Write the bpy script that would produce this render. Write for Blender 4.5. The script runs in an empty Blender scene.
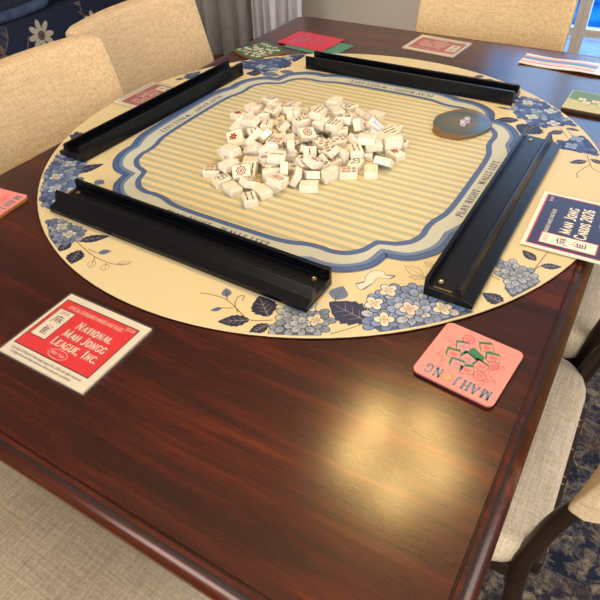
import bpy, bmesh, math, random
from mathutils import Vector, Matrix, Euler
random.seed(5)
PI = math.pi
sc = bpy.context.scene
COL = sc.collection
TZ = 0.76                       # table-top height; mat centre is x=0, y=0

# ---------------------------------------------------------------- camera
cam = bpy.data.cameras.new('camera'); camo = bpy.data.objects.new('camera', cam); COL.objects.link(camo)
cam.sensor_width = 36; cam.lens = 577.38/600*36; cam.clip_start = .02
camo.rotation_euler = (0.8458848, 0.0340456, 0.536511)
camo.location = (0.493515, -0.86367, TZ+0.502734)
sc.camera = camo

# ---------------------------------------------------------------- world, lights, exposure
w = bpy.data.worlds.new('World'); sc.world = w; w.use_nodes = True
bg = w.node_tree.nodes['Background']; bg.inputs[0].default_value = (0.22, 0.50, 1.0, 1); bg.inputs[1].default_value = 2.5
def area(name, loc, rot, sx, sy, power, col):
    l = bpy.data.lights.new(name, 'AREA'); l.shape = 'RECTANGLE'; l.size = sx; l.size_y = sy; l.energy = power; l.color = col
    o = bpy.data.objects.new(name, l); COL.objects.link(o); o.location = loc; o.rotation_euler = rot; return o
# daylight entering through the glazed doors in the far wall; rear and side lights are added fill
area('door_daylight', (0.75, 2.62, 1.25), (math.radians(-84), 0, 0), 1.9, 1.9, 18, (.55, .76, 1.0))
area('rear_fill', (0.2, -2.85, 1.5), (math.radians(84), 0, 0), 2.4, 1.4, 72, (1.0, .93, .84))
area('side_fill', (2.62, -.3, 1.5), (0, math.radians(84), 0), 1.4, 1.8, 26, (1.0, .95, .88))
LAMP = 6.8
sc.view_settings.view_transform = 'Standard'; sc.view_settings.look = 'None'
sc.view_settings.exposure = 0.18; sc.view_settings.gamma = 1.0; sc.view_settings.use_curve_mapping = False

# ---------------------------------------------------------------- helpers
def lin(c):
    return tuple((x/255/12.92 if x/255 <= .04045 else ((x/255+.055)/1.055)**2.4) for x in c[:3]) + (1.0,)
def hexc(r, g, b): return lin((r, g, b))
def tag(o, label=None, cat=None, group=None, kind=None):
    if label: o['label'] = label
    if cat: o['category'] = cat
    if group: o['group'] = group
    if kind: o['kind'] = kind
    return o
def empty(name, loc=(0, 0, 0), rz=0):
    o = bpy.data.objects.new(name, None); COL.objects.link(o); o.location = loc; o.rotation_euler = (0, 0, rz); o.empty_display_size = .05
    return o
def mesh_obj(name, bm, mats, parent=None, smooth=False, recalc=True):
    if recalc: bmesh.ops.recalc_face_normals(bm, faces=bm.faces)
    me = bpy.data.meshes.new(name); bm.to_mesh(me); bm.free()
    if not isinstance(mats, (list, tuple)): mats = [mats]
    for m in mats: me.materials.append(m)
    if smooth: me.shade_smooth()
    o = bpy.data.objects.new(name, me); COL.objects.link(o)
    if parent: o.parent = parent
    return o
def bevel(o, w, seg=2, ang=40):
    m = o.modifiers.new('bevel', 'BEVEL'); m.width = w; m.segments = seg; m.limit_method = 'ANGLE'; m.angle_limit = math.radians(ang); return o
def subsurf(o, n=2):
    m = o.modifiers.new('sub', 'SUBSURF'); m.levels = n; m.render_levels = n; return o
def add_box(bm, c, s, R=None, mat=0):
    vs = []
    for dx in (-.5, .5):
        for dy in (-.5, .5):
            for dz in (-.5, .5):
                v = Vector((dx*s[0], dy*s[1], dz*s[2]))
                if R is not None: v = R @ v
                vs.append(bm.verts.new(v+Vector(c)))
    for f in ((0, 1, 3, 2), (4, 6, 7, 5), (0, 4, 5, 1), (2, 3, 7, 6), (0, 2, 6, 4), (1, 5, 7, 3)):
        fc = bm.faces.new([vs[i] for i in f]); fc.material_index = mat
def add_tube(bm, pts, rads, n=12, closed=False, flat=1.0):
    pts = [Vector(p) for p in pts]; rings = []
    if not isinstance(rads, (list, tuple)): rads = [rads]*len(pts)
    for i, p in enumerate(pts):
        if closed: t = (pts[(i+1) % len(pts)]-pts[i-1])
        else: t = pts[min(i+1, len(pts)-1)]-pts[max(i-1, 0)]
        t.normalize()
        up = Vector((0, 1, 0)) if abs(t.y) < .9 else Vector((1, 0, 0))
        a = t.cross(up).normalized(); b = t.cross(a).normalized()
        rings.append([bm.verts.new(p+(a*math.cos(k*2*PI/n)+b*flat*math.sin(k*2*PI/n))*rads[i]) for k in range(n)])
    m = len(rings)
    for i in range(m if closed else m-1):
        r0, r1 = rings[i], rings[(i+1) % m]
        for k in range(n): bm.faces.new((r0[k], r0[(k+1) % n], r1[(k+1) % n], r1[k]))
    if not closed: bm.faces.new(rings[0][::-1]); bm.faces.new(rings[-1])
def loft(bm, rings, cap0=True, cap1=True, closed=True):
    R = [[bm.verts.new(p) for p in r] for r in rings]
    n = len(R[0])
    for a, b in zip(R, R[1:]):
        for k in range(n if closed else n-1): bm.faces.new((a[k], a[(k+1) % n], b[(k+1) % n], b[k]))
    if cap0: bm.faces.new(R[0][::-1])
    if cap1: bm.faces.new(R[-1])
    return R
def rrect(x0, x1, y0, y1, r, z=0, n=6):
    out = []
    for cx, cy, a0 in ((x1-r, y1-r, 0), (x0+r, y1-r, 90), (x0+r, y0+r, 180), (x1-r, y0+r, 270)):
        for k in range(n+1):
            a = math.radians(a0+90*k/n); out.append((cx+r*math.cos(a), cy+r*math.sin(a), z))
    return out
def catmull(P, n=6, closed=False):
    P = [Vector(p) for p in P]; out = []; m = len(P)
    for i in range(m if closed else m-1):
        if closed: a, b, c, d = P[i-1], P[i], P[(i+1) % m], P[(i+2) % m]
        else: a, b, c, d = P[max(i-1, 0)], P[i], P[i+1], P[min(i+2, m-1)]
        for k in range(n):
            t = k/n
            out.append(.5*((2*b)+(c-a)*t+(2*a-5*b+4*c-d)*t*t+(3*b-a-3*c+d)*t**3))
    if not closed: out.append(P[-1])
    return out

# ---------------------------------------------------------------- materials
class NT:
    def __init__(s, name):
        s.m = bpy.data.materials.new(name); s.m.use_nodes = True; s.t = s.m.node_tree; s.n = s.t.nodes; s.b = s.n['Principled BSDF']
    def new(s, typ, **kw):
        nd = s.n.new(typ)
        for k, v in kw.items():
            if hasattr(nd, k): setattr(nd, k, v)
            else: nd.inputs[k.replace('_', ' ')].default_value = v
        return nd
    def link(s, a, b): s.t.links.new(a, b)
    def coord(s, scale=(1, 1, 1), rot=(0, 0, 0), kind='Object'):
        c = s.n.new('ShaderNodeTexCoord'); mp = s.n.new('ShaderNodeMapping'); mp.inputs['Scale'].default_value = scale; mp.inputs['Rotation'].default_value = rot
        s.link(c.outputs[kind], mp.inputs[0]); return mp.outputs[0]
    def ramp(s, fac, stops):
        r = s.n.new('ShaderNodeValToRGB'); e = r.color_ramp.elements
        while len(e) < len(stops): e.new(.5)
        for i, (p, c) in enumerate(stops): e[i].position = p; e[i].color = c
        s.link(fac, r.inputs[0]); return r.outputs[0]
    def noise(s, vec, scale, detail=4, rough=.5, dist=0):
        nd = s.n.new('ShaderNodeTexNoise'); nd.inputs['Scale'].default_value = scale; nd.inputs['Detail'].default_value = detail; nd.inputs['Roughness'].default_value = rough; nd.inputs['Distortion'].default_value = dist
        if vec is not None: s.link(vec, nd.inputs['Vector'])
        return nd.outputs['Fac']
    def mix(s, fac, a, b, mode='MIX'):
        nd = s.n.new('ShaderNodeMix'); nd.data_type = 'RGBA'; nd.blend_type = mode
        for i, v in ((0, fac), (6, a), (7, b)):
            if isinstance(v, (int, float, tuple)): nd.inputs[i].default_value = v
            else: s.link(v, nd.inputs[i])
        return nd.outputs[2]
    def bump(s, h, strength=.3, dist=.001):
        nd = s.n.new('ShaderNodeBump'); nd.inputs['Strength'].default_value = strength; nd.inputs['Distance'].default_value = dist
        s.link(h, nd.inputs['Height']); s.link(nd.outputs[0], s.b.inputs['Normal']); return nd
    def base(s, v, rough=None, **kw):
        if isinstance(v, tuple): s.b.inputs['Base Color'].default_value = v
        else: s.link(v, s.b.inputs['Base Color'])
        if rough is not None: s.b.inputs['Roughness'].default_value = rough
        for k, x in kw.items(): s.b.inputs[k.replace('_', ' ')].default_value = x
        return s.m
def plain(name, c, rough=.5, var=.06, scale=30, **kw):
    t = NT(name); n = t.noise(t.coord(), scale, 3)
    c2 = tuple(min(1, x*(1-var*2)) for x in c[:3])+(1,); c1 = tuple(min(1, x*(1+var)) for x in c[:3])+(1,)
    return t.base(t.ramp(n, [(.3, c2), (.7, c1)]), rough, **kw)
def print_mat(name, rough=.5, bump=0, coat=0.0):
    t = NT(name); a = t.n.new('ShaderNodeVertexColor'); a.layer_name = 'Col'
    n = t.noise(t.coord(), 60, 2)
    c = t.mix(.06, a.outputs[0], t.ramp(n, [(.3, (.75, .75, .75, 1)), (.7, (1, 1, 1, 1))]), 'MULTIPLY')
    if bump: t.bump(t.noise(t.coord(), 900, 2), bump, .0003)
    return t.base(c, rough, Coat_Weight=coat)
def linen(name, a, b, sc_=1.0):
    t = NT(name)
    h = []
    for sx, sy, sz in ((.5, 9, 9), (9, .5, 9), (9, 9, .5)):
        h.append(t.noise(t.coord((sx, sy, sz)), 34*sc_, 3, .6))
    m1 = t.n.new('ShaderNodeMath'); m1.operation = 'ADD'; t.link(h[0], m1.inputs[0]); t.link(h[1], m1.inputs[1])
    m2 = t.n.new('ShaderNodeMath'); m2.operation = 'ADD'; t.link(m1.outputs[0], m2.inputs[0]); t.link(h[2], m2.inputs[1])
    m3 = t.n.new('ShaderNodeMath'); m3.operation = 'DIVIDE'; t.link(m2.outputs[0], m3.inputs[0]); m3.inputs[1].default_value = 3
    t.bump(m3.outputs[0], .4, .0015)
    return t.base(t.ramp(m3.outputs[0], [(.34, a), (.60, b)]), .9)
M = {}
def make_wood():
    t = NT('cherry_wood')
    v = t.coord((1.2, 14, 14)); g = t.noise(v, 3.2, 8, .62, .5)
    v2 = t.coord((.8, 5.5, 5)); big = t.noise(v2, 1.3, 3, .5, .3)
    fine = t.noise(t.coord((4, 70, 70)), 3.5, 6, .75)
    c1 = t.ramp(g, [(.28, hexc(44, 14, 9)), (.52, hexc(78, 28, 15)), (.75, hexc(114, 50, 25))])
    c2 = t.ramp(big, [(.40, (.50, .42, .42, 1)), (.66, (1.3, 1.15, 1.0, 1))])
    c = t.mix(.85, c1, c2, 'MULTIPLY')
    c = t.mix(.55, c, t.ramp(fine, [(.35, (.35, .3, .3, 1)), (.6, (1, 1, 1, 1))]), 'MULTIPLY')
    sm = t.noise(t.coord((1, 1, 1)), 5, 4, .6)
    rr = t.n.new('ShaderNodeMapRange'); t.link(sm, rr.inputs[0]); rr.inputs[3].default_value = .15; rr.inputs[4].default_value = .25
    t.link(rr.outputs[0], t.b.inputs['Roughness'])
    t.bump(fine, .03, .0003)
    return t.base(c, None, Specular_IOR_Level=.55)
M['wood'] = make_wood()
M['wood_dark'] = plain('dark_groove_finish', hexc(34, 14, 9), .4)  # darker brown for the bottom of the tabletop groove
M['chair_wood'] = plain('espresso_wood', hexc(40, 24, 17), .33, .15, 12)
M['linen'] = linen('cream_linen', hexc(180, 156, 120), hexc(224, 202, 168))
M['seat_linen'] = linen('pale_linen', hexc(176, 160, 136), hexc(232, 218, 194))
M['black'] = plain('black_rack_lacquer', hexc(4, 6, 15), .27, .2, 200, Specular_IOR_Level=.3)
M['screw'] = plain('brass_screw', hexc(190, 165, 120), .3, Metallic=1.0)
M['edge_black'] = plain('black_binding', hexc(14, 12, 14), .7)
M['mat'] = print_mat('printed_mat_fabric', .55, .12)
M['print'] = print_mat('printed_card', .38, 0, .15)
M['coaster'] = print_mat('printed_coaster', .5)
M['cork'] = plain('cork_backing', hexc(150, 105, 62), .8, .2, 300)
M['rubber'] = plain('black_rubber', hexc(20, 18, 18), .6)
M['paper'] = plain('white_card_edge', hexc(225, 218, 205), .6)
M['tan'] = plain('tan_cord', hexc(186, 140, 86), .7)
M['wall'] = plain('grey_wall_paint', hexc(226, 222, 214), .8, .02, 3)
M['ceiling'] = plain('ceiling_white', hexc(222, 216, 205), .9, .02, 3)
M['trim'] = plain('white_gloss_trim', hexc(232, 232, 234), .45, .02)
def tile_mat():
    t = NT('pearl_resin'); a = t.n.new('ShaderNodeVertexColor'); a.layer_name = 'Col'
    n = t.noise(t.coord((60, 140, 60)), 1.2, 4, .6, 1.5)
    c = t.mix(1.0, a.outputs[0], t.ramp(n, [(.3, (.84, .80, .76, 1)), (.55, (1, 1, 1, 1)), (.75, (.92, .89, .88, 1))]), 'MULTIPLY')
    return t.base(c, .16, Coat_Weight=.5, Subsurface_Weight=.0)
M['tile'] = tile_mat()
def clear(name):
    m = bpy.data.materials.new(name); m.use_nodes = True; t = m.node_tree; t.nodes.clear()
    o = t.nodes.new('ShaderNodeOutputMaterial'); mx = t.nodes.new('ShaderNodeMixShader'); a = t.nodes.new('ShaderNodeBsdfTransparent'); g = t.nodes.new('ShaderNodeBsdfGlossy')
    fr = t.nodes.new('ShaderNodeFresnel'); fr.inputs[0].default_value = 1.4
    g.inputs['Roughness'].default_value = .08
    lw = t.nodes.new('ShaderNodeLayerWeight'); lw.inputs[0].default_value = .25; mr = t.nodes.new('ShaderNodeMapRange'); mr.inputs[3].default_value = .01; mr.inputs[4].default_value = .40
    t.links.new(lw.outputs['Facing'], mr.inputs[0]); t.links.new(mr.outputs[0], mx.inputs[0])
    t.links.new(a.outputs[0], mx.inputs[1]); t.links.new(g.outputs[0], mx.inputs[2]); t.links.new(mx.outputs[0], o.inputs[0]); return m
M['clear'] = clear('clear_plastic_film')
M['glass'] = clear('window_glass')
def rug_mat():
    t = NT('distressed_rug_pile')
    v = t.coord()
    n1 = t.noise(v, 11, 6, .75, .8); n2 = t.noise(v, 42, 4, .7, .3); n3 = t.noise(v, 5, 3, .5, 2)
    n4 = t.noise(v, 420, 2, .6)
    c = t.ramp(n1, [(.40, hexc(16, 22, 46)), (.46, hexc(38, 50, 80)), (.505, hexc(170, 148, 118)), (.55, hexc(24, 32, 60)), (.64, hexc(150, 116, 84))])
    c2 = t.ramp(n2, [(.47, hexc(18, 26, 52)), (.53, hexc(110, 104, 100)), (.62, hexc(190, 166, 132))])
    c = t.mix(t.ramp(n3, [(.42, (.25, .25, .25, 1)), (.6, (.75, .75, .75, 1))]), c, c2)
    c = t.mix(.7, c, t.ramp(n4, [(.35, (.35, .35, .35, 1)), (.65, (1, 1, 1, 1))]), 'MULTIPLY')
    t.bump(n4, .8, .006)
    return t.base(c, .95)
M['rug'] = rug_mat()
def floor_mat():
    t = NT('oak_floor_boards'); v = t.coord((1, 8, 1)); n = t.noise(v, 4, 5)
    return t.base(t.ramp(n, [(.3, hexc(96, 64, 42)), (.7, hexc(140, 100, 66))]), .4)
M['floor'] = floor_mat()

# ---------------------------------------------------------------- painted artwork: thin coloured inlays in one mesh
class Art:
    def __init__(s, z=0.0, dz=.00004):
        s.z = z; s.dz = dz; s.V = []; s.F = []; s.C = []
    def poly(s, pts, col, layer=0):
        i = len(s.V); z = s.z+s.dz*layer
        for p in pts: s.V.append((p[0], p[1], z))
        s.F.append(list(range(i, i+len(pts)))); s.C.append(col)
    def strip(s, pts, wd, col, layer=0, closed=False):
        P = [Vector((p[0], p[1])) for p in pts]; n = len(P); L = []; R = []
        ws = wd if isinstance(wd, (list, tuple)) else [wd]*n
        for i in range(n):
            if closed: a, b = P[i-1], P[(i+1) % n]
            else: a, b = P[max(i-1, 0)], P[min(i+1, n-1)]
            t = b-a
            if t.length < 1e-9: t = Vector((1, 0))
            t.normalize(); k = Vector((-t.y, t.x))
            # mitre so that sharp kinks keep their width
            if closed or 0 < i < n-1:
                e = (P[(i+1) % n]-P[i]); 
                if e.length > 1e-9:
                    e.normalize(); c = max(.5, abs(e.dot(t))); k = k/c
            L.append(P[i]+k*ws[i]/2); R.append(P[i]-k*ws[i]/2)
        for i in range(n if closed else n-1):
            j = (i+1) % n; s.poly([L[i], R[i], R[j], L[j]], col, layer)
    def ell(s, c, rx, ry, col, ang=0, layer=0, n=14):
        ca, sa = math.cos(ang), math.sin(ang)
        s.poly([(c[0]+rx*math.cos(k*2*PI/n)*ca-ry*math.sin(k*2*PI/n)*sa, c[1]+rx*math.cos(k*2*PI/n)*sa+ry*math.sin(k*2*PI/n)*ca) for k in range(n)], col, layer)
    def ring(s, c, r, wd, col, layer=0, ry=None, n=28):
        s.strip([(c[0]+r*math.cos(k*2*PI/n), c[1]+(ry or r)*math.sin(k*2*PI/n)) for k in range(n)], wd, col, layer, True)
    def rect(s, x0, y0, x1, y1, col, layer=0): s.poly([(x0, y0), (x1, y0), (x1, y1), (x0, y1)], col, layer)
    def rrect(s, x0, y0, x1, y1, r, col, layer=0): s.poly([(p[0], p[1]) for p in rrect(x0, x1, y0, y1, r)], col, layer)
    def text(s, body, c, size, col, ang=0, layer=0, sx=1.0, align='CENTER', bold=0.0):
        cu = bpy.data.curves.new('t', 'FONT'); cu.body = body; cu.size = 1; cu.align_x = align; cu.align_y = 'CENTER'; cu.resolution_u = 2; cu.offset = bold
        o = bpy.data.objects.new('t', cu); COL.objects.link(o)
        me = bpy.data.meshes.new_from_object(o.evaluated_get(bpy.context.evaluated_depsgraph_get()))
        ca, sa = math.cos(ang), math.sin(ang)
        for p in me.polygons:
            q = []
            for vi in p.vertices:
                v = me.vertices[vi].co; x, y = v.x*size*sx, v.y*size
                q.append((c[0]+x*ca-y*sa, c[1]+x*sa+y*ca))
            s.poly(q, col, layer)
        bpy.data.objects.remove(o); bpy.data.curves.remove(cu); bpy.data.meshes.remove(me)
    def build(s, name, mat, parent=None, extra=None):
        """extra: list of (verts, faces, colour) solids to merge"""
        V = list(s.V); F = list(s.F); C = list(s.C)
        for ev, ef, ec in (extra or []):
            i = len(V); V += [tuple(v) for v in ev]
            for f in ef: F.append([i+k for k in f]); C.append(ec)
        me = bpy.data.meshes.new(name); me.from_pydata(V, [], F)
        ca = me.color_attributes.new('Col', 'FLOAT_COLOR', 'CORNER')
        for p, c in zip(me.polygons, C):
            for li in p.loop_indices: ca.data[li].color = c
        bm = bmesh.new(); bm.from_mesh(me)
        fl = [f for f in bm.faces if f.normal.z < -.5 and f.calc_center_median().z >= s.z-1e-6]
        bmesh.ops.reverse_faces(bm, faces=fl)
        bmesh.ops.triangulate(bm, faces=[f for f in bm.faces if len(f.verts) > 4])
        bm.to_mesh(me); bm.free()
        me.materials.append(mat)
        o = bpy.data.objects.new(name, me); COL.objects.link(o)
        if parent: o.parent = parent
        return o
def slab(outline, z0, z1, col_side, r=0):
    """closed side + bottom of a flat thing as one solid for Art.build(extra=...)"""
    n = len(outline); V = [(p[0], p[1], z0) for p in outline]+[(p[0], p[1], z1) for p in outline]
    F = [[k, (k+1) % n, n+(k+1) % n, n+k] for k in range(n)]+[list(range(n))[::-1], list(range(n, 2*n))]
    return (V, F, col_side)

# slab-serif capitals drawn as strokes; unit cap height
TK, TN = .17, .075
GL = {
 'A': (.80, [([(.06, 0), (.40, 1)], TN), ([(.40, 1), (.72, 0)], TK), ([(.18, .33), (.60, .33)], TN), ([(-.02, .03), (.18, .03)], .06), ([(.58, .03), (.86, .03)], .06)]),
 'C': (.72, [([(.66, .72), (.58, .92), (.40, .99), (.2, .9), (.1, .68), (.09, .5), (.1, .3), (.2, .1), (.42, .01), (.60, .08), (.68, .26)], .11)]),
 'D': (.78, [([(.16, 0), (.16, 1)], TK), ([(.02, .97), (.36, .97), (.58, .85), (.68, .5), (.58, .15), (.36, .03), (.02, .03)], .10)]),
 'E': (.66, [([(.16, 0), (.16, 1)], TK), ([(.02, .97), (.58, .97)], TN), ([(.16, .5), (.46, .5)], TN), ([(.02, .03), (.60, .03)], TN), ([(.58, .97), (.58, .78)], .06), ([(.60, .03), (.60, .24)], .06)]),
 'F': (.62, [([(.16, 0), (.16, 1)], TK), ([(.02, .97), (.58, .97)], TN), ([(.16, .5), (.46, .5)], TN), ([(.02, .03), (.32, .03)], TN), ([(.58, .97), (.58, .78)], .06)]),
 'G': (.78, [([(.66, .74), (.58, .92), (.40, .99), (.2, .9), (.1, .68), (.09, .5), (.1, .3), (.2, .1), (.42, .01), (.62, .08)], .11), ([(.62, .42), (.62, .03)], TK), ([(.48, .42), (.76, .42)], TN)]),
 'H': (.86, [([(.16, 0), (.16, 1)], TK), ([(.68, 0), (.68, 1)], TK), ([(.16, .5), (.68, .5)], TN)]+[([(x, y), (x+.3, y)], TN) for x in (.01, .53) for y in (.03, .97)]),
 'I': (.40, [([(.18, 0), (.18, 1)], TK), ([(.03, .03), (.33, .03)], TN), ([(.03, .97), (.33, .97)], TN)]),
 'J': (.52, [([(.34, 1), (.34, .2), (.26, .04), (.12, .0), (.03, .12)], .13), ([(.18, .97), (.50, .97)], TN)]),
 'L': (.64, [([(.16, 0), (.16, 1)], TK), ([(.02, .97), (.32, .97)], TN), ([(.02, .03), (.58, .03)], TN), ([(.58, .03), (.58, .26)], .06)]),
 'M': (1.0, [([(.12, 0), (.14, 1)], TN), ([(.14, .98), (.47, .05)], TK), ([(.47, .05), (.80, .98)], TN), ([(.82, 0), (.80, 1)], TK), ([(0, .03), (.24, .03)], TN), ([(.68, .03), (.96, .03)], TN)]),
 'N': (.86, [([(.14, 0), (.14, 1)], TN), ([(.14, .98), (.68, .02)], TK), ([(.68, 0), (.68, 1)], TN), ([(.0, .03), (.28, .03)], TN), ([(.54, .97), (.82, .97)], TN), ([(.0, .97), (.2, .97)], TN)]),
 'O': (.80, [([(.38, .99), (.18, .88), (.09, .5), (.18, .12), (.38, .01), (.58, .12), (.67, .5), (.58, .88), (.38, .99)], .12)]),
 'P': (.70, [([(.16, 0), (.16, 1)], TK), ([(.02, .97), (.42, .97), (.60, .86), (.60, .62), (.42, .48), (.16, .48)], .10), ([(.02, .03), (.32, .03)], TN)]),
 'R': (.80, [([(.16, 0), (.16, 1)], TK), ([(.02, .97), (.42, .97), (.58, .86), (.58, .64), (.42, .52), (.16, .52)], .10), ([(.36, .52), (.64, .03), (.78, .03)], .12), ([(.02, .03), (.32, .03)], TN)]),
 'S': (.62, [([(.50, .76), (.44, .93), (.28, .99), (.12, .90), (.09, .72), (.22, .56), (.40, .44), (.52, .28), (.48, .10), (.30, .01), (.12, .06), (.06, .25)], .12)]),
 'T': (.70, [([(.34, 0), (.34, 1)], TK), ([(.04, .97), (.64, .97)], TN), ([(.04, .97), (.04, .76)], .06), ([(.64, .97), (.64, .76)], .06), ([(.18, .03), (.50, .03)], TN)]),
 'U': (.80, [([(.16, 1), (.16, .28), (.26, .06), (.42, .0), (.58, .08), (.66, .3), (.66, 1)], .12), ([(.02, .97), (.30, .97)], TN), ([(.54, .97), (.78, .97)], TN)]),
 'W': (1.1, [([(.10, 1), (.32, .02)], TK), ([(.32, .02), (.52, .95)], TN), ([(.52, .98), (.74, .02)], TK), ([(.74, .02), (.94, 1)], TN), ([(0, .97), (.24, .97)], TN), ([(.82, .97), (1.04, .97)], TN)]),
 'Y': (.76, [([(.06, 1), (.36, .48)], TK), ([(.36, .48), (.66, 1)], TN), ([(.36, .5), (.36, 0)], TK), ([(-.02, .97), (.2, .97)], TN), ([(.52, .97), (.76, .97)], TN), ([(.2, .03), (.52, .03)], TN)]),
 '2': (.62, [([(.08, .74), (.14, .93), (.30, .99), (.46, .9), (.48, .7), (.36, .45), (.10, .05), (.52, .05)], .12)]),
 '0': (.62, [([(.28, .99), (.13, .86), (.08, .5), (.13, .14), (.28, .01), (.43, .14), (.48, .5), (.43, .86), (.28, .99)], .12)]),
 '6': (.62, [([(.46, .92), (.28, .95), (.12, .7), (.08, .35), (.16, .08), (.30, .01), (.46, .12), (.48, .35), (.36, .52), (.22, .52), (.10, .38)], .12)]),
 '.': (.26, [([(.12, 0), (.12, .15)], .15)]), ',': (.26, [([(.14, .14), (.14, .0), (.06, -.14)], .10)]), ' ': (.36, []),
 '*': (.50, [([(.16, .42), (.16, .60)], .18)])}
def serif(art, body, c, h, col, ang=0, layer=0, sx=1.0, small=1.0, align='c', track=.06, bold=0.0):
    W = 0; items = []; start = True
    for ch in body:
        k = 1.0 if (start or not ch.isalpha()) else small
        start = (ch == ' ')
        wd, st = GL[ch]; items.append((W, k, st)); W += (wd+track)*k
    x0 = -W/2 if align == 'c' else 0
    ca, sa = math.cos(ang), math.sin(ang)
    for X, k, st in items:
        for pts, tw in st:
            q = []
            for px, py in pts:
                x = (x0+X+px*k)*h*sx; y = (py*k-.5)*h
                q.append((c[0]+x*ca-y*sa, c[1]+x*sa+y*ca))
            art.strip(q, (tw+bold)*h, col, layer)
    return W*h*sx

# ================================================================ STRUCTURE
X0, X1, Y0, Y1, ZC = -3.3, 2.7, -3.0, 2.5, 2.5
def box_obj(name, x0, x1, y0, y1, z0, z1, mat, parent=None, bev=0):
    bm = bmesh.new(); add_box(bm, (0, 0, 0), (x1-x0, y1-y0, z1-z0)); o = mesh_obj(name, bm, mat, parent)
    o.location = ((x0+x1)/2, (y0+y1)/2, (z0+z1)/2)
    if parent is not None: o.location = Vector(o.location)-parent.location
    if bev: bevel(o, bev)
    return o
def struct(o): o['kind'] = 'structure'; return o
struct(box_obj('floor', X0-.1, X1+.1, Y0-.1, Y1+.1, -.1, 0, M['floor']))
struct(box_obj('ceiling', X0-.1, X1+.1, Y0-.1, Y1+.1, ZC, ZC+.1, M['ceiling']))
struct(box_obj('wall_left', X0-.1, X0, Y0, Y1, 0, ZC, M['wall']))
struct(box_obj('wall_right', X1, X1+.1, Y0, Y1, 0, ZC, M['wall']))
# far wall with the door opening; near wall is solid
bm = bmesh.new()
DX0, DX1, DZ1 = -.42, 2.0, 2.15
for a in ((X0-.1, DX0, 0, ZC), (DX1, X1+.1, 0, ZC), (DX0, DX1, DZ1, ZC)):
    add_box(bm, ((a[0]+a[1])/2, Y1+.05, (a[2]+a[3])/2), (a[1]-a[0], .1, a[3]-a[2]))
struct(mesh_obj('wall_far', bm, M['wall']))
struct(box_obj('wall_near', X0-.1, X1+.1, Y0-.1, Y0, 0, ZC, M['wall']))
struct(box_obj('baseboard_far', X0, DX0-.06, Y1-.016, Y1, 0, .12, M['trim'], bev=.004))
struct(box_obj('baseboard_left', X0, X0+.016, Y0, Y1-.02, 0, .12, M['trim'], bev=.004))
# glazed double door: frame, stiles, rails, glass
def door(name, x0, x1, rail_z, a=.08, b=.08):
    r = empty(name, ((x0+x1)/2, Y1+.02, 0)); r['kind'] = 'structure'
    bm = bmesh.new()
    cx = (x0+x1)/2; W = x1-x0
    for x, q in ((x0+a/2, a), (x1-b/2, b)): add_box(bm, (x-cx, 0, DZ1/2), (q, .05, DZ1-.002))
    for z, h in ((.06, .12), (DZ1-.06, .10), (rail_z, .035), (rail_z+.62, .035), (rail_z+1.24, .035)): add_box(bm, (0, 0, z), (W-.04, .045, h))
    mesh_obj('door_frame', bm, M['trim'], r)
    bm = bmesh.new(); add_box(bm, (0, 0, DZ1/2), (W-.03, .006, DZ1-.2)); mesh_obj('glass_pane', bm, M['glass'], r)
    return r
door('door_1', DX0+.01, .098, .29, .08, .028)
door('door_2', .099, 1.06, .29, .028, .06)
door('door_3', 1.062, DX1-.01, .29)

def window(name, loc, rz, W, H):  # unseen frames added to go with the fill lights; walls behind are solid
    r = empty(name, loc, rz); r['kind'] = 'structure'; bm = bmesh.new()
    for x in (-W/2, 0, W/2): add_box(bm, (x, .02, 0), (.07, .04, H+.07))
    for z in (-H/2, H/2): add_box(bm, (0, .02, z), (W+.07, .04, .07))
    mesh_obj('added_window_frame', bm, M['trim'], r); bm = bmesh.new(); add_box(bm, (0, .008, 0), (W, .008, H)); mesh_obj('glass_pane', bm, M['glass'], r)
window('added_window_1', (.2, Y0, 1.5), 0, 2.5, 1.5); window('added_window_2', (X1, -.3, 1.5), PI/2, 1.9, 1.5)

# outdoors seen through the door panes
struct(box_obj('floor_patio', -6, 9, Y1+.15, 3.9, -.22, -.12, plain('pale_paving', hexc(205, 208, 210), .7, .1, 6)))
def waterm():
    t = NT('pool_water'); n = t.noise(t.coord(), 3, 3); t.bump(n, .3, .02); return t.base(t.ramp(n, [(.35, hexc(20, 100, 175)), (.65, hexc(60, 165, 215))]), .08)
o = box_obj('swimming_pool', -6, 9, 3.9, 9.6, -.3, -.16, waterm()); tag(o, 'blue swimming pool outside beyond the glazed doors', 'pool')
o = box_obj('pool_coping', -6, 9, 3.75, 3.9, -.12, -.07, M['trim']); tag(o, 'white stone coping along the edge of the outdoor pool', 'coping')
bm = bmesh.new()
for k in range(46):
    x = -6+k*.34; add_box(bm, (x, 10.3+random.uniform(-.2, .2), .8+random.uniform(-.1, .2)), (.42, .8, 2.0), Matrix.Rotation(random.uniform(-.3, .3), 3, 'Z'))
bmesh.ops.subdivide_edges(bm, edges=bm.edges, cuts=3, use_grid_fill=True)
for v in bm.verts: v.co += Vector([random.uniform(-.09, .09) for _ in range(3)])
def hedgem():
    t = NT('hedge_leaves'); n = t.noise(t.coord(), 14, 4, .7); t.bump(n, 1, .05); return t.base(t.ramp(n, [(.35, hexc(10, 34, 40)), (.65, hexc(44, 92, 80))]), .7)
o = mesh_obj('hedge', bm, hedgem()); tag(o, 'dark clipped hedge beyond the pool outside', 'hedge')

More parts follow.
